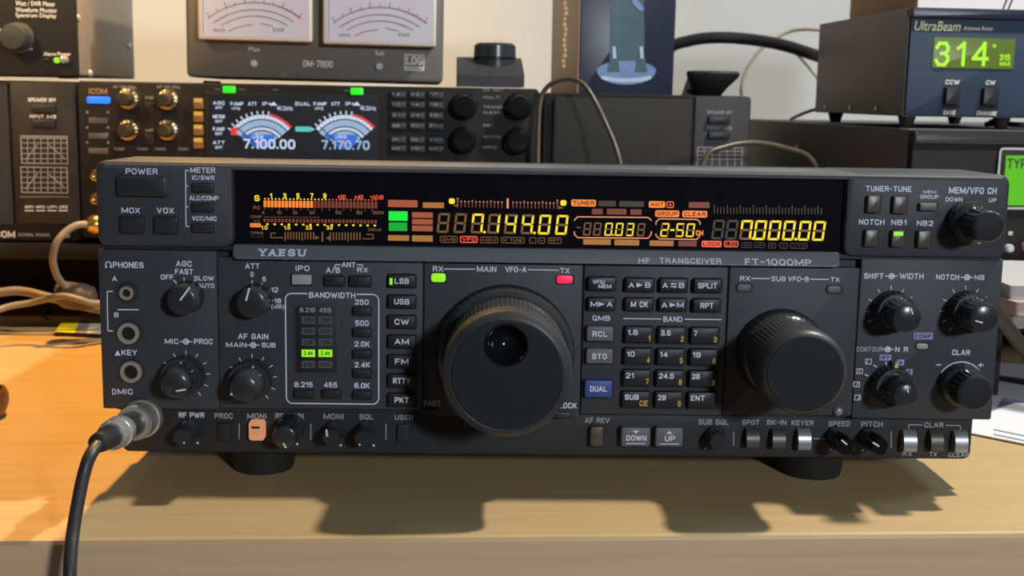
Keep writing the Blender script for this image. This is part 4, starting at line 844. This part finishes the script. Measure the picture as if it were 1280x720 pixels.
for x, y in ((286, 111.8), (446, 114)): part('status_light', 'gl', ic, lambda q: q.key(f, (x - 8, y - 4.5, x + 8, y + 4.5), .005, .0086, .001, .0004))
part('power_light', 'blue', ic, lambda q: q.key(f, (108, 120.6, 137, 129.4), .004, .0085, .0015, .0006))
part('name_lettering', 'orl', ic, lambda q: q.text(f, 'ICOM', (111, 110.2, 134, 117.8), .0062, 0, .03), False)
for y in (147, 166, 185): part('button', 'box3', ic, lambda q: q.key(f, (110, y, 135, y + 7.5), .004, .0075, .0006, .0006))
for x in (187,):
    for y in (128, 168): part('button', 'key', ic, lambda q: q.key(f, (x - 6, y, x + 6, y + 13), .004, .0078, .0006, .0008))
for y in (122.5, 139, 155.5, 172): part('painted_lit_edge', 'amb', part('function_key', 'ambk', ic, lambda q: q.key(f, (241.5, y, 253.5, y + 13.5), .004, .0095, .0008, .001)), lambda q: q.flat(f, (242.2, y + .6, 252.8, y + 5.4), .0097, 0, .0005), False)  # glowing upper strip paints the brighter top of each key
def icl(q):
    o = .0062
    for x in (155, 210): q.text(f, 'AF-RF/SQL', (x - 14, 107, x + 16, 110.5), o, 0)
    for x in (187,): q.text(f, 'NB', (x - 5, 120, x + 5, 124), o); q.text(f, 'NR', (x - 5, 161, x + 5, 165), o)
    for y in (139, 158, 177): q.poly(f, [(107, y + 2.5), (109, y - 1.5), (111, y + 2.5)], o); q.poly(f, [(133, y + 2.5), (135, y - 1.5), (137, y + 2.5)], o)
    for x in (142, 171, 193, 222): q.text(f, 'TUNER', (x, 184.5, x + 14, 188), o)
    for x0 in (268, 298, 340, 430): q.line(f, (x0, 111.5 + (x0 - 268) * .012), (x0 + 8, 111.5 + (x0 - 268) * .012), 2, o, 1)
    for y, t in ((112.4, 'RX ANT'), (121.5, 'MULTI'), (134, 'TRANSMIT'), (140.5, 'CLEAR'), (157, 'PBT'), (171, 'NOTCH'), (184, 'MPAD')): q.text(f, t, (604, y - 1.8, 604 + 4.2 * len(t), y + 1.8), o, 0)
part('lettering', ['gridink', 'box3'], ic, icl, False)
for r_, y in enumerate((113.5, 126, 139.5, 152.5, 170, 181)):
    for x in (487, 510.5, 534):
        kk = part('key', 'key', ic, lambda q: q.key(f, (x, y + (x - 487) * .02, x + 21, y + 10 + (x - 487) * .02), .004, .0075, .0008, .0008))
        part('legend', 'gridink', kk, lambda q: q.text(f, ('1.8', '3.5', '7', '10', '14', '18', '21', '24', '28', 'GENE', '50', 'ENT', 'SPL', 'DUAL', 'A/B', 'MW', 'V/M', 'M-CL')[r_ * 3 + int((x - 487) / 23)], (x + 3, y + 2.4, x + 13, y + 6.4), .0077, 0), False)
for px, py, r in ((162, 123.5, 13), (211, 124.5, 13), (162, 162.5, 13), (211, 162.5, 13), (580, 132.5, 16), (648, 133, 16), (579, 175, 16), (646, 176.5, 16)):
    big = r == 16
    def kn(q):
        x, z = f.p(px, py, .006); a = r * q1
        if big: q.lathe(x, z, [(.005, a * 1.05), (.0075, a * 1.05), (.008, a), (.017, a * .9), (.019, a * .75), (.0192, a * .1)], 96, flute=(16, a * .06, 3, 3))
        else: q.lathe(x, z, [(.005, a), (.012, a * .95), (.0125, a * .7), (.024, a * .62), (.026, a * .5), (.0262, a * .06)], 96, flute=(16, a * .07, 1, 1))
    kk = part('knob', 'gloss' if big else 'warmlit', ic, kn)
    if py < 140 and big: part('pointer', 'amb', kk, lambda q: q.ring(*f.p(px, py + 10.5, .0195), .0016, 0.00001, .0182, 0, 12))

for py in (219, 248):
    jk = part('jack', 'brass', ic, lambda q: q.lathe(*f.p(121, py, .006), [(.005, .0042), (.009, .0042), (.0095, .0034), (.0095, .0022), (.007, .002)], 24))
# ---- twin needle meter on the receiver
mt = base(232, 556, 104.5, YB + .012) @ Matrix.Rotation(R(.5), 4, 'Y'); f = Fr(mt)
ld = thing('twin_meter', 'grey case with two white needle meters on the receiver', 'meter', mt)
part('case', 'ldg', ld, lambda q: body(q, f, (233, -80, 556, 101.5), .12, .004, .002))
part('front_panel', 'ldg', ld, lambda q: q.key(f, (235, -78, 554, 100), 0, .002, .004, .001))
M['dial'] = mat('dial_white', (0.68, 0.66, 0.74), 0.5, var=.03); M['clear'] = mat('lip_cream', (0.8, 0.72, 0.58), 0.3); M['mred'] = mat('dial_red', (0.55, 0.16, 0.2), 0.6); M['mdark'] = mat('dial_grey', (0.3, 0.27, 0.36), 0.6); M['mgreen'] = mat('dial_green', (0.25, 0.4, 0.25), 0.6)
for x0, x1, yb, cx in ((247, 390, 51, 318), (404, 546, 57, 475)):
    mw = part('meter_window', ['clear'], ld, lambda q: q.key(f, (x0, -70, x1, yb), 0, .016, .0015, .001))
    part('dial_face', ['dial'], mw, lambda q: q.flat(f, (x0 + 3, -68, x1 - 3, yb - 3.5), .0162))
    def arcs(q):
        o = .0163; P = lambda r, a: (cx + r * math.cos(R(a)), yb + 47 - r * math.sin(R(a)))
        for r, a0, a1, w_, mi in ((95, 52, 128, 1.4, 0), (86, 55, 126, 1.3, 0), (78, 58, 122, 1.3, 0), (95, 52, 72, 1.6, 1), (86, 112, 126, 1.5, 1), (67, 92, 118, 1.2, 1), (69, 70, 84, 1.2, 2)):
            n = 14
            for i in range(n): q.line(f, P(r, a0 + (a1 - a0) * i / n), P(r, a0 + (a1 - a0) * (i + 1) / n), w_, o, mi)
        for i in range(11): q.line(f, P(95, 54 + i * 7.2), P(99 if i % 2 else 102, 54 + i * 7.2), 1, o, 1 if i < 3 else 0)
        q.line(f, (x0 + 7, -60), (x0 + 7, yb - 8), .8, o, 0)
        q.text(f, 'SWR', (cx - 20 + 43, yb - 16, cx + 37, yb - 11), o, 2, 0); q.text(f, 'WATTS', (x0 + 20, yb - 15, x0 + 34, yb - 11), o, 0, 0)
    part('scale', ['mdark', 'mred', 'mgreen'], mw, arcs, False)
for t, bx, bo in (('Main', (311, 58.4, 325, 64.4), 0), ('Sub', (469, 63, 480, 69), 0), ('DM-7800', (379, 75.6, 416, 84), -.01)): part('lettering', 'warmink', ld, lambda q: q.text(f, t, bx, .0023, 0, bo), False)
part('badge', ['warmink', 'box2'], ld, lambda q: (q.outline(f, (505.5, 68, 530.5, 87), .0023, 1.2, 0, .0005), q.text(f, 'LDG', (508, 70.5, 528, 81), .0024, 0, .01), q.flat(f, (506, 83.6, 530, 88.4), .0024, 0), q.text(f, 'ELECTRONICS', (508, 84.6, 528, 87.4), .0026, 1, 0)), False)
for x, y in ((318, 79.5), (474, 83)): part('trim_button', 'dial', ld, lambda q: q.lathe(*f.p(x, y, .002), [(.001, 5 * f.pxl(1)), (.004, 5 * f.pxl(1)), (.0055, 3.6 * f.pxl(1)), (.0058, .0004)], 20))
for x in (262, 526):
    part('foot', 'rubber', ld, lambda q: q.key(f, (x - 8, 101, x + 8, 104.5), -.03, -.008, .0006))

# ---- wedge with dial puck on the receiver
mt = base(572, 656, 108.5, YB + .004); f = Fr(mt)
pk = thing('dial_controller', 'small black wedge box with a round dial puck on top, on the receiver', 'controller', mt)
def wedge(q):
    x0, x1, z0, z1 = f.rect(572.5, 92, 655.5, 108.5, .0); zb_ = z1 + .013
    P = [(0, z0), (0, z1 - .0015), (.0012, z1), (.036, zb_), (.055, zb_), (.055, z0)]
    q.loops([[(x0, y, z) for y, z in P], [(x1, y, z) for y, z in P]])
part('body', 'box2', pk, wedge)
def puck(q):
    x, zt_ = f.p(618.5, 83, -.03); k = f.pxl(1, -.03)
    q.vlathe(x, .032, [(zt_ - .004, 25.5 * k), (zt_ + 7 * k, 25.5 * k), (zt_ + 8 * k, 23 * k), (zt_ + 10 * k, 23 * k), (zt_ + 11 * k, 26 * k), (zt_ + 25 * k, 25.5 * k), (zt_ + 28 * k, 22 * k), (zt_ + 28.4 * k, 3 * k)], 60)
part('dial_puck', 'knob', pk, puck)

# ---- centre speaker
mt = base(678, 936, 303, YB + .005); f = Fr(mt)
s2 = thing('external_speaker', 'black speaker behind the big radio, between the receiver and the amplifier', 'speaker', mt)
part('cabinet', 'box', s2, lambda q: body(q, f, (678, 119, 936, 303), .23, .004, .0015))
part('grille', 'grille', s2, lambda q: q.key(f, (693, 122, 863, 295), -.002, .003, .001, .0005))
part('grille_frame', 'box', s2, lambda q: q.outline(f, (691, 120.5, 865, 297), .0031, 2.2, 0, .001), False)
part('front_panel', 'box2', s2, lambda q: q.key(f, (866, 121.5, 934, 297), -.002, .002, .001, .0005))
for y in (145, 164.5): part('button', 'key', s2, lambda q: q.key(f, (886, y, 913, y + 9.5), .001, .005, .0006, .0006))
def spk2(q):
    o = .0023; q.text(f, 'SPEAKER OFF', (884, 138.5, 916, 142.8), o); q.text(f, 'INPUT', (884, 158, 901, 162), o); q.text(f, 'A+B', (904, 158.2, 915, 162.4), o)
    q.outline(f, (871, 184, 928, 216), o, 1.2, 1, .0004); [q.line(f, (871, 184 + k * 5), (928, 184 + k * 5), 1, o, 1) for k in (1, 2, 3)]; [q.line(f, (871 + k * 9.5, 184), (871 + k * 9.5, 216), 1, o, 1) for k in range(1, 6)]
part('lettering', ['gridink', 'gridink'], s2, spk2, False)

# ---- tall boxed tube on the speaker
YT = YB + .035
c0 = W(722, 119, YT); mt = Matrix.Translation(c0) @ Matrix.Rotation(R(7), 4, 'Z'); f = Fr(mt)
tb = thing('tall_box', 'tall dark blue carton with a glass tube picture, standing on the speaker', 'box', mt)
M['navy'] = mat('navy_print', (0.018, 0.022, 0.045), 0.35, var=.2, scale=30); M['tan'] = mat('tan_side', (0.62, 0.45, 0.28), 0.5); M['gold'] = mat('gold_print', (0.85, 0.68, 0.35), 0.3, .5); M['pblue'] = mat('print_blue', (0.12, 0.22, 0.42), 0.4, var=.35, scale=150); M['pdeep'] = mat('print_teal', (0.02, 0.07, 0.09), 0.4, var=.4, scale=80); M['ppale'] = mat('print_pale', (0.42, 0.52, 0.68), 0.4, var=.4, scale=200)
xw = f.p(841, 115)[0]; zt_ = f.p(780, -60)[1]; dB = .098
part('carton', ['navy'], tb, lambda q: q.box(0.001, xw, 0, dB, 0, zt_, 0, .0008, .0006))
part('carton_side', ['tan'], tb, lambda q: q.box(0, .0012, .0012, dB - .001, 0.0005, zt_ - .001))
def gt(q):
    for k in range(38):
        z0 = .022 + k * .0042; y0 = .047 + .003 * math.sin(k * 1.7); q.add([(-.0002, y0 - .005 - .002 * (k % 3), z0), (-.0002, y0 + .006 - .0015 * (k % 2), z0), (-.0002, y0 + .006, z0 + .003), (-.0002, y0 - .005, z0 + .003)], [(0, 1, 2, 3)])
part('gold_lettering', 'gold', tb, gt, False)
def pic(q):
    o = .0003
    q.poly(f, [(764, -40), (804, -40), (806, 78), (762, 78)], o, 0)
    q.poly(f, [(745 + 38 + 37 * math.cos(R(a)), 88 - 12 * math.sin(R(a)) * (1 if a < 180 else 1.5)) for a in range(0, 360, 12)], o + .0001, 1)
    q.poly(f, [(783 + 32 * math.cos(R(a)), 97 + 6 * math.sin(R(a))) for a in range(0, 360, 15)], o + .0002, 2)
    q.poly(f, [(783 + 31 * math.cos(R(a)), 92 + 5.5 * math.sin(R(a))) for a in range(0, 360, 15)], o + .0003, 1)
    for x in (768, 802): q.poly(f, [(x - 9, 90), (x - 5, 72), (x + 4, 72), (x + 7, 90)], o + .0004, 0); q.poly(f, [(x - 1.5, 73), (x - 2.5, 58), (x + 1.5, 58), (x + 2.5, 73)], o + .0005, 2)
    q.poly(f, [(791, -5), (800, 3), (806, 12), (800, 14), (790, 4)], o + .0004, 1)
part('picture', ['pdeep', 'pblue', 'ppale'], tb, pic, False)

# ---- flared holder on the speaker
hd = W(880, 121, YB + .03); t = thing('flared_holder', 'small black flared holder tilted forward on the speaker beside the tall carton', 'holder', Matrix.Translation(hd)); f = Fr(t.matrix_world)
kq = f.pxl(1)
def flare(q):
    L = []
    for px, py, r, ry, y in ((884, 120.6, 17, .008, .012), (885, 116, 19, .010, .008), (886.5, 109, 23, .012, .001), (889, 102, 28, .0145, -.005), (891, 96, 32, .016, -.009), (891.5, 92, 33, .0165, -.010), (891.5, 89.5, 32, .016, -.010), (891.5, 88.8, 29, .0145, -.010)):
        c = f.v(px, py, -y); L.append([c + Vector((r * kq * math.cos(R(a)), ry * math.sin(R(a)), 0)) for a in range(0, 360, 10)])
    q.loops(L)
part('cup', 'box2', t, flare)
part('back_leg', 'box2', t, lambda q: q.loops([[f.v(px, py, -y) for px, py, y in ((851, 120.8, yy), (859, 98, yy), (865, 89, yy), (874, 92, yy), (878, 120.8, yy))] for yy in (.012, .026)]))

# ---- amplifier at right
ma = Matrix.Translation(W(1127, 345, 0.27)) @ Matrix.Rotation(R(6), 4, 'Z'); f = Fr(ma)
am = thing('amplifier', 'big dark amplifier with a green screen at right, under the rotator controller', 'amplifier', ma)
xr_ = f.p(1127, 345)[0]; zt_ = f.p(1128, 161)[1]; wd = .34
part('case', 'box3', am, lambda q: q.box(0, wd, .004, .34, 0, zt_, 0, .001, .001))
part('front_panel', 'box', am, lambda q: q.box(0.0005, wd - .0005, -.002, .0045, .002, zt_ - .008, 0, .001, .0008))
part('top_trim', 'knob', am, lambda q: q.box(0.0005, wd - .0005, -.004, .0045, zt_ - .010, zt_ - .0005, 0, .001, .002))
M['lcdg'] = glow('green_screen', S(92, 190, 22), .95); M['bezw'] = mat('pale_bezel', (0.5, 0.52, 0.55), 0.4)
sc_ = part('screen_bezel', ['hole'], am, lambda q: q.key(f, (1247.5, 185, 1420, 262), .001, .004, .003, .0006))
part('bezel_rim', ['bezw'], sc_, lambda q: q.outline(f, (1247.5, 185.5, 1420, 262), .0042, 3, 0, .003), False)
part('screen', 'lcdg', sc_, lambda q: q.flat(f, (1256, 195, 1410, 257), .0043), False)
part('screen_text', 'darkink', sc_, lambda q: q.text(f, 'TYPE', (1259, 198.5, 1291, 211), .0045, 0, 0), False)
part('button', 'bezw', am, lambda q: q.lathe(*f.p(1260, 310, .002), [(.001, 5.8 * f.pxl(1)), (.005, 5.6 * f.pxl(1)), (.006, 4.4 * f.pxl(1)), (.0062, .0004)], 24))
part('button', 'mred', am, lambda q: q.lathe(*f.p(1282, 308, .002), [(.001, 7 * f.pxl(1)), (.005, 7 * f.pxl(1)), (.006, 5 * f.pxl(1)), (.0062, .0004)], 24))
part('index_mark', 'bezw', am, lambda q: q.flat(f, (1260.5, 289, 1266, 294), .0024), False)
part('bottom_trim', 'bezw', am, lambda q: q.box(0.001, wd - .001, -.0035, .002, .002, .0042))
for x in (.03, wd - .03):
    for y in (.04, .28): part('foot', 'rubber', am, lambda q: q.vlathe(x, y, [(.001, .012), (-.011, .011), (-.012, .0105)], 20))
part('screw', 'metal', am, lambda q: q.box(-.0012, 0.0005, .19, .194, zt_ - .0235, zt_ - .0195, 0, .001, .0))

# ---- rotator controller on the amplifier
mu = Matrix.Translation(W(1131, 159.5, 0.285)); f = Fr(mu); q1 = f.pxl(1)
ub = thing('rotator_controller', 'dark blue-grey rotator controller with lit green digits, on the amplifier', 'controller', mu)
M['slate'] = mat('slate_front', (0.04, 0.062, 0.105), 0.5, spec=.2); M['brownish'] = mat('brown_black_case', (0.105, 0.085, 0.082), 0.5, bump=.1)
M['lcdo'] = glow('olive_lcd', S(98, 118, 34), .9); M['lcdd'] = glow('bright_lcd', S(176, 250, 40), 1.05)
x0, x1, z0, z1 = f.rect(1134, 12, 1330, 147.5)
part('case', 'brownish', ub, lambda q: q.box(x0, x1, .002, .195, z0, z1, 0, .001, .0))
part('front_panel', 'slate', ub, lambda q: q.box(x0 + .001, x1 - .001, -.0005, .004, z0 + .001, f.p(1200, 24)[1], 0, .0005, .0004))
part('top_lip', 'navy', ub, lambda q: q.box(x0, x1, -.004, .004, f.p(1200, 23.5)[1], z1, 0, .0005, .001))
lc = part('lcd', 'lcdo', ub, lambda q: q.key(f, (1167, 47.5, 1268.5, 85.5), 0, .0012, .0004, .0002))
for t, bx in (('3', (1168.5, 52, 1187, 83)), ('1', (1195, 52, 1207, 83)), ('4', (1215, 52, 1236.5, 83))): part('digit', 'lcdd', lc, lambda q: q.text(f, t, bx, .0016, 0, -.02), False)
part('lcd_text', 'lcdd', lc, lambda q: (q.ring(*f.p(1243, 57.5, .0016), 2.2 * q1, 1.1 * q1, .0016, 0, 12), q.text(f, '315', (1249.5, 68, 1263, 75.5), .0016, 0, 0), q.text(f, 'MAX', (1249.5, 77, 1263, 82.5), .0016, 0, 0)), False)
part('name_lettering', ['yink', 'warmink'], ub, lambda q: (q.text(f, 'UltraBeam', (1143.5, 26.5, 1201, 38.5), .0008, 0, .03, .2), q.text(f, 'Antenna Rotor', (1204, 33, 1242, 38), .0008, 1, 0, .2)), False)
for t, bx in (('CCW', (1181.5, 99.6, 1199, 105.6)), ('CW', (1232, 100.4, 1243.6, 106.2)), ('SAVE', (1178.5, 138, 1194, 143.6)), ('CHANGE', (1220.5, 139, 1245.5, 144.4))): part('lettering', 'warmink', ub, lambda q: q.text(f, t, bx, .0008, 0, .02, .15), False)
for bx in ((1178.5, 107.5, 1200, 135.5), (1225.5, 108.5, 1248.5, 136)):
    pb = part('button', ['hole'], ub, lambda q: q.key(f, bx, 0, .001, .0004, .0002))
    part('button_cap', ['key'], pb, lambda q: q.key(f, (bx[0] + 4.5, bx[1] + 2, bx[2] - .5, bx[3] - 5), .0008, .0045, .0004, .0006))
for px, d_ in ((1139, .008), (1139, .165), (1262, .012), (1320, .165)):
    def ft(q, px=px, d_=d_):
        xx = f.p(px, 148)[0] if d_ < .1 or px > 1300 else x0 + .008
        q.vlathe(xx, d_, [(z0 + .0005, .0062), (z0 - .001, .0060), (.0006, .0042), (.0001, .0038)], 20)
    part('foot', 'rubber', ub, ft)
for d_ in (.05, .105, .165): part('screw', 'metal', ub, lambda q: q.box(x0 - .001, x0 + .0005, d_, d_ + .003, z0 + .003, z0 + .006, 0, .001))

# ---- carton on the controller
zc = W(1134, 12, .285).z
mc = Matrix.Translation((W(1146, 20, .31).x, .31, zc + .0005)) @ Matrix.Rotation(R(1.5), 4, 'Z')
ct = thing('carton', 'open cardboard carton with a white front, on the rotator controller', 'box', mc)
part('carton_body', 'card', ct, lambda q: q.box(0, .15, .001, .13, 0, .05, 0, .0004, .0003))
part('white_front', 'paper', ct, lambda q: q.box(.0002, .1498, 0, .0012, 0.0002, .05))
part('printed_bars', 'darkink', ct, lambda q: q.add([(x + dx + z * .35, -.0002, .001 + z) for x in (.0615, .0655) for dx, z in ((0, 0), (.0014, 0), (.0014, .03), (0, .03))], [(0, 1, 2, 3), (4, 5, 6, 7)]), False)
# ---- made-up red and dark wires in place of a red light under the controller
M['redlight'] = mat('red_light_colour', (0.4, 0.03, 0.06), 0.4)
zz = W(1250, 158, .33).z
wb = MB(); ya = .335; xb0 = W(1232, 158, ya).x
t = thing('red_light_standin', 'dark wires with red ends lying under the rotator controller', 'wires', Matrix.Translation((xb0, ya, mu.translation.z + .0002)))
for k in range(4):
    part('wire', 'redlight' if k % 2 else 'rubber', t, lambda q: q.tube([(.0 + .003 * k, .004 * k, .0022), (.012, .004 * k + .002, .0028 if k < 3 else .004), (.026, .004 * k - .001, .0022), (.06, .004 * k, .0022)], .002, 8))

# ---- cables on the wall side
def cable(name, label, pts, r, m, cat='cable', n=12):
    q = MB(); q.tube(pts, r, n); return tag(q.build(name, m), label, cat)
cable('thick_cable', 'thick black cable arching between the tall carton and the rotator controller', [W(820, 100, .60), W(836, 62, .58), W(862, 51, .57), W(895, 47, .56), W(935, 49, .55), W(975, 55.5, .53), W(1010, 66, .51), W(1034, 74, .49), W(1050, 78, .482)], .0053, 'cable')
cable('thin_cable', 'thin pale cable looping on the wall left of the rotator controller', [W(1062, 42, .66), W(1035, 39, .68), W(1010, 36.5, .69), W(985, 40, .70), W(955, 58, .70), W(935, 84, .70), W(927, 108, .70), W(929, 130, .70), W(934, 190, .66)], .0019, 'palecable')
cable('drooping_cable', 'short pale cable drooping behind the thick black cable', [W(990, 62, .64), W(1003, 74, .65), W(1018, 92, .65), W(1030, 108, .62), W(1046, 112, .56)], .0019, 'palecable')
cable('curved_cable', 'thin dark cable running from the amplifier top to the rotator controller', [W(975, 172, .60), W(986, 152, .56), W(1000, 143.5, .53), W(1018, 137, .51), W(1034, 134.5, .488), W(1050, 134, .482)], .0015, 'browncable')
cable('brown_cable', 'brown cable arching over the left end of the middle speaker', [W(672, 240, .345), W(673, 160, .352), W(676, 124, .356), W(686, 107, .355), W(702, 99.5, .352), W(717, 99, .348), W(731, 107, .345), W(744, 127, .34), W(756, 152, .335), W(768, 180, .328), W(776, 210, .32), W(780, 260, .31)], .0018, 'browncable')
cable('short_brown_cable', 'brown cable rising behind the big radio in front of the middle speaker buttons', [W(872, 230, .30), W(884, 194, .305), W(905, 184, .31), W(930, 179, .315), W(955, 179.5, .32), W(985, 186, .325), W(1012, 197, .33), W(1030, 230, .33)], .002, 'browncable')
# ---- left cable with gilt connector
gc = thing('connector_cable', 'grey cable with a gilt connector coming out beside the left edge of the big radio', 'cable')
q = MB(); p0, p1 = W(140, 279, .345), W(112, 281, .335); dv = (p1 - p0).normalized()
def sw(q, prof, mi=0):
    u = dv.orthogonal().normalized(); v = dv.cross(u); q.loops([[p0 + dv * t + (u * math.cos(a) + v * math.sin(a)) * r for a in [i * math.pi / 10 for i in range(20)]] for t, r in prof], mi)
sw(q, [(0, .0075), (.008, .0075), (.0085, .0066), (.012, .0066), (.0125, .0072), (.015, .0068), (.0185, .004)]); q.build('connector', 'brass', gc)
q = MB(); q.tube([p1 + dv * -.002, W(98, 281, .33), W(83, 289, .325), W(71, 303, .32), W(66, 322, .32)] + [W(70, 342, .325), W(80, 357, .33), W(94, 368, .335), W(108, 375, .338), W(126, 380, .34), W(150, 380, .34)], .0026, 12); q.build('cable', 'greycable', gc)
lm = W(95, 370, .337); M['ferr'] = mat('brown_black', (0.10, 0.075, 0.06), 0.45)
part('clip_block', 'ferr', gc, lambda q: q.loops([[lm + Vector((x, ry * math.cos(R(a)), rz * math.sin(R(a)) - x * .12)) for a in range(0, 360, 15)] for x, ry, rz in ((-.0145, .004, .004), (-.013, .008, .0075), (-.008, .0105, .0098), (.006, .0105, .0098), (.0125, .008, .008), (.0145, .004, .004))]))
q = MB(); q.tube([W(-50, 425, .30), W(-20, 396, .31), W(8, 384, .32), W(38, 378.5, .325), W(60, 373.5, .322), W(78, 370, .318), W(98, 374, .318), W(116, 379, .325), W(140, 378, .335)], .0024, 12); tag(q.build('grey_cable', 'greycable'), 'grey cable running from the far left edge past the dark clip-on block', 'cable')
q = MB(); q.tube([W(-50, 400, .36), W(-20, 372, .362), W(12, 364, .362), W(34, 365, .362), W(54, 370, .362), W(78, 376, .362), W(100, 382, .362), W(140, 390, .362)], .0034, 12); tag(q.build('thick_grey_cable', 'greycable'), 'thicker grey cable at far left behind the grey cable', 'cable')
# yellow booklet
zb_ = .0035; P4 = [D(68, 414.5, zb_), D(131, 417.5, zb_), D(133, 400, zb_), D(79, 400, zb_)]
bk = thing('booklet', 'thin booklet with a bright yellow corner on the desk left of the big radio', 'booklet', Matrix.Translation((P4[0].x, P4[0].y, 0)))
o_ = Vector((P4[0].x, P4[0].y, 0)); M['yel'] = mat('yellow_print', (0.95, 0.80, 0.01), 0.5, var=.02); M['bgrey'] = mat('grey_cover', (0.25, 0.24, 0.24), 0.5); M['bpale'] = mat('pale_cover', (0.6, 0.55, 0.42), 0.5, var=.25, scale=120)
part('pages', 'rubber', bk, lambda q: q.loops([[Vector((p.x, p.y, z)) - o_ for p in P4] for z in (.0002, zb_ - .0003)]), False)
def cover(q):
    def at(u, v): a = P4[0].lerp(P4[1], u); c = P4[3].lerp(P4[2], u); return a.lerp(c, v) - o_
    for u0, u1, mi in ((0, .40, 0), (.40, .64, 1), (.64, 1, 2)): q.loops([[at(u0, 0) - Vector((0, 0, .0004)), at(u1, 0) - Vector((0, 0, .0004)), at(u1, 1) - Vector((0, 0, .0004)), at(u0, 1) - Vector((0, 0, .0004))], [at(u0, 0), at(u1, 0), at(u1, 1), at(u0, 1)]], mi)
part('cover', ['yel', 'bgrey', 'bpale'], bk, cover, False)
q = MB(); q.tube([D(60, 399, .0012), D(52, 393, .0012), D(62, 389, .0012), D(85, 390, .0012), D(108, 394, .004), D(120, 392, .005)], .001, 8); tag(q.build('loose_wire', 'browncable'), 'thin brown wire curling on the desk behind the booklet', 'wire')
# object at the far left edge
lo = D(-8, 527); t = thing('round_object', 'rounded dark brown object just showing at the far left edge of the desk', 'object', Matrix.Translation(lo))
M['glz'] = mat('brown_glaze', (0.16, 0.07, 0.03), 0.3)
part('bowl', 'glz', t, lambda q: q.vlathe(-.014, .01, [(0.0002, .014), (.002, .0165), (.008, .0185), (.012, .0185), (.0155, .017), (.0155, .015), (.006, .012), (.004, .003)], 40))
# ---- papers at right
def sheet(name, label, pts, z, m, cat='paper', th=.0006, deco=None):
    P = [D(px, py, z) for px, py in pts]; o = P[0].copy(); o.z = z - th
    t = thing(name, label, cat, Matrix.Translation(o)); part('sheet', m, t, lambda q: q.loops([[Vector((p.x, p.y, z - th)) - o for p in P], [p - o for p in P]]), False)
    if deco: deco(t, o)
    return t
def photo(t, o):
    def fl(q, pts, z, mi): q.add([D(px, py, z) - o for px, py in pts], [tuple(range(len(pts)))], mi)
    part('printed_picture', ['bgrey', 'ppale', 'mdark'], t, lambda q: (fl(q, [(1246, 510), (1254, 497), (1300, 506), (1300, 521)], .0016, 1), fl(q, [(1247, 508), (1252, 500.5), (1300, 512), (1300, 519)], .00165, 0)), False)
    part('printed_lines', ['bgrey'], t, lambda q: [fl(q, [(1242, 536 + k * 6), (1290, 546 + k * 6), (1290, 547.4 + k * 6), (1242, 537.4 + k * 6)], .00165, 0) for k in range(2)], False)
sheet('printed_sheet', 'white printed sheet with a small photo, on the desk right of the big radio', [(1210, 540), (1300, 558), (1330, 458), (1225, 452)], .0015, 'paper', deco=photo)
M['toppaper'] = mat('dull_paper', (0.5, 0.47, 0.48), .7); M['pinkish'] = mat('pinkish_paper', (0.45, 0.34, 0.33), .7); M['greyp'] = mat('grey_paper', (0.5, 0.5, 0.52), .7)
for k, (m, lab, a) in enumerate((('bgrey', 'grey magazine at the bottom of the stack right of the big radio', 0), ('pinkish', 'pinkish magazine in the middle of the stack right of the big radio', 5), ('toppaper', 'pale magazine topmost of the stack right of the big radio', -7))):
    mm_ = Matrix.Translation((W(1300, 400, .17).x + .022, .15, W(1262, 405, .165).z - .0 + .0085 * k)) @ Matrix.Rotation(R(a), 4, 'Z')
    t = thing('magazine', lab, 'magazine', mm_, 'magazines stacked right of the big radio')
    part('pages', m, t, lambda q: q.loops([[(x, y, 0) for x, y in rr(-.05, .10, 0, .12, .002)], [(x, y, .0076) for x, y in rr(-.05, .10, 0.0006, .12, .002)]]))
    part('cover', ['bgrey', 'pinkish', 'toppaper'][k], t, lambda q: q.loops([[(x, y, .0077) for x, y in rr(-.0505, .1005, -.0005, .1205, .002)], [(x, y, .0083) for x, y in rr(-.0505, .1005, -.0005, .1205, .002)]]))
zs = W(1262, 405, .165).z
bt = thing('document_tray', 'dark low tray under the magazines right of the big radio', 'tray', Matrix.Translation((W(1300, 400, .17).x + .045, .17, 0)))
part('tray_top', 'box', bt, lambda q: q.box(-.075, .10, .0, .125, zs - .006, zs - .0005, 0, .001, .001))
for x in (-.072, .09): part('side_wall', 'box', bt, lambda q: q.box(x, x + .006, .004, .12, 0, zs - .006))
pn = thing('black_rod', 'slim black tube leaning beside the right edge of the big radio', 'tube')
q = MB(); a_, c_ = W(1240, 382, .10), D(1310, 478, .006); q.tube([a_, a_.lerp(c_, .5), c_], .0042, 16); q.build('tube', 'rubber', pn)
q = MB(); d_ = (c_ - a_).normalized(); q.tube([c_ - d_ * .004, c_ - d_ * .002, c_ + d_ * .001], .0048, 16); q.build('end_cap', 'knobgrey', pn)
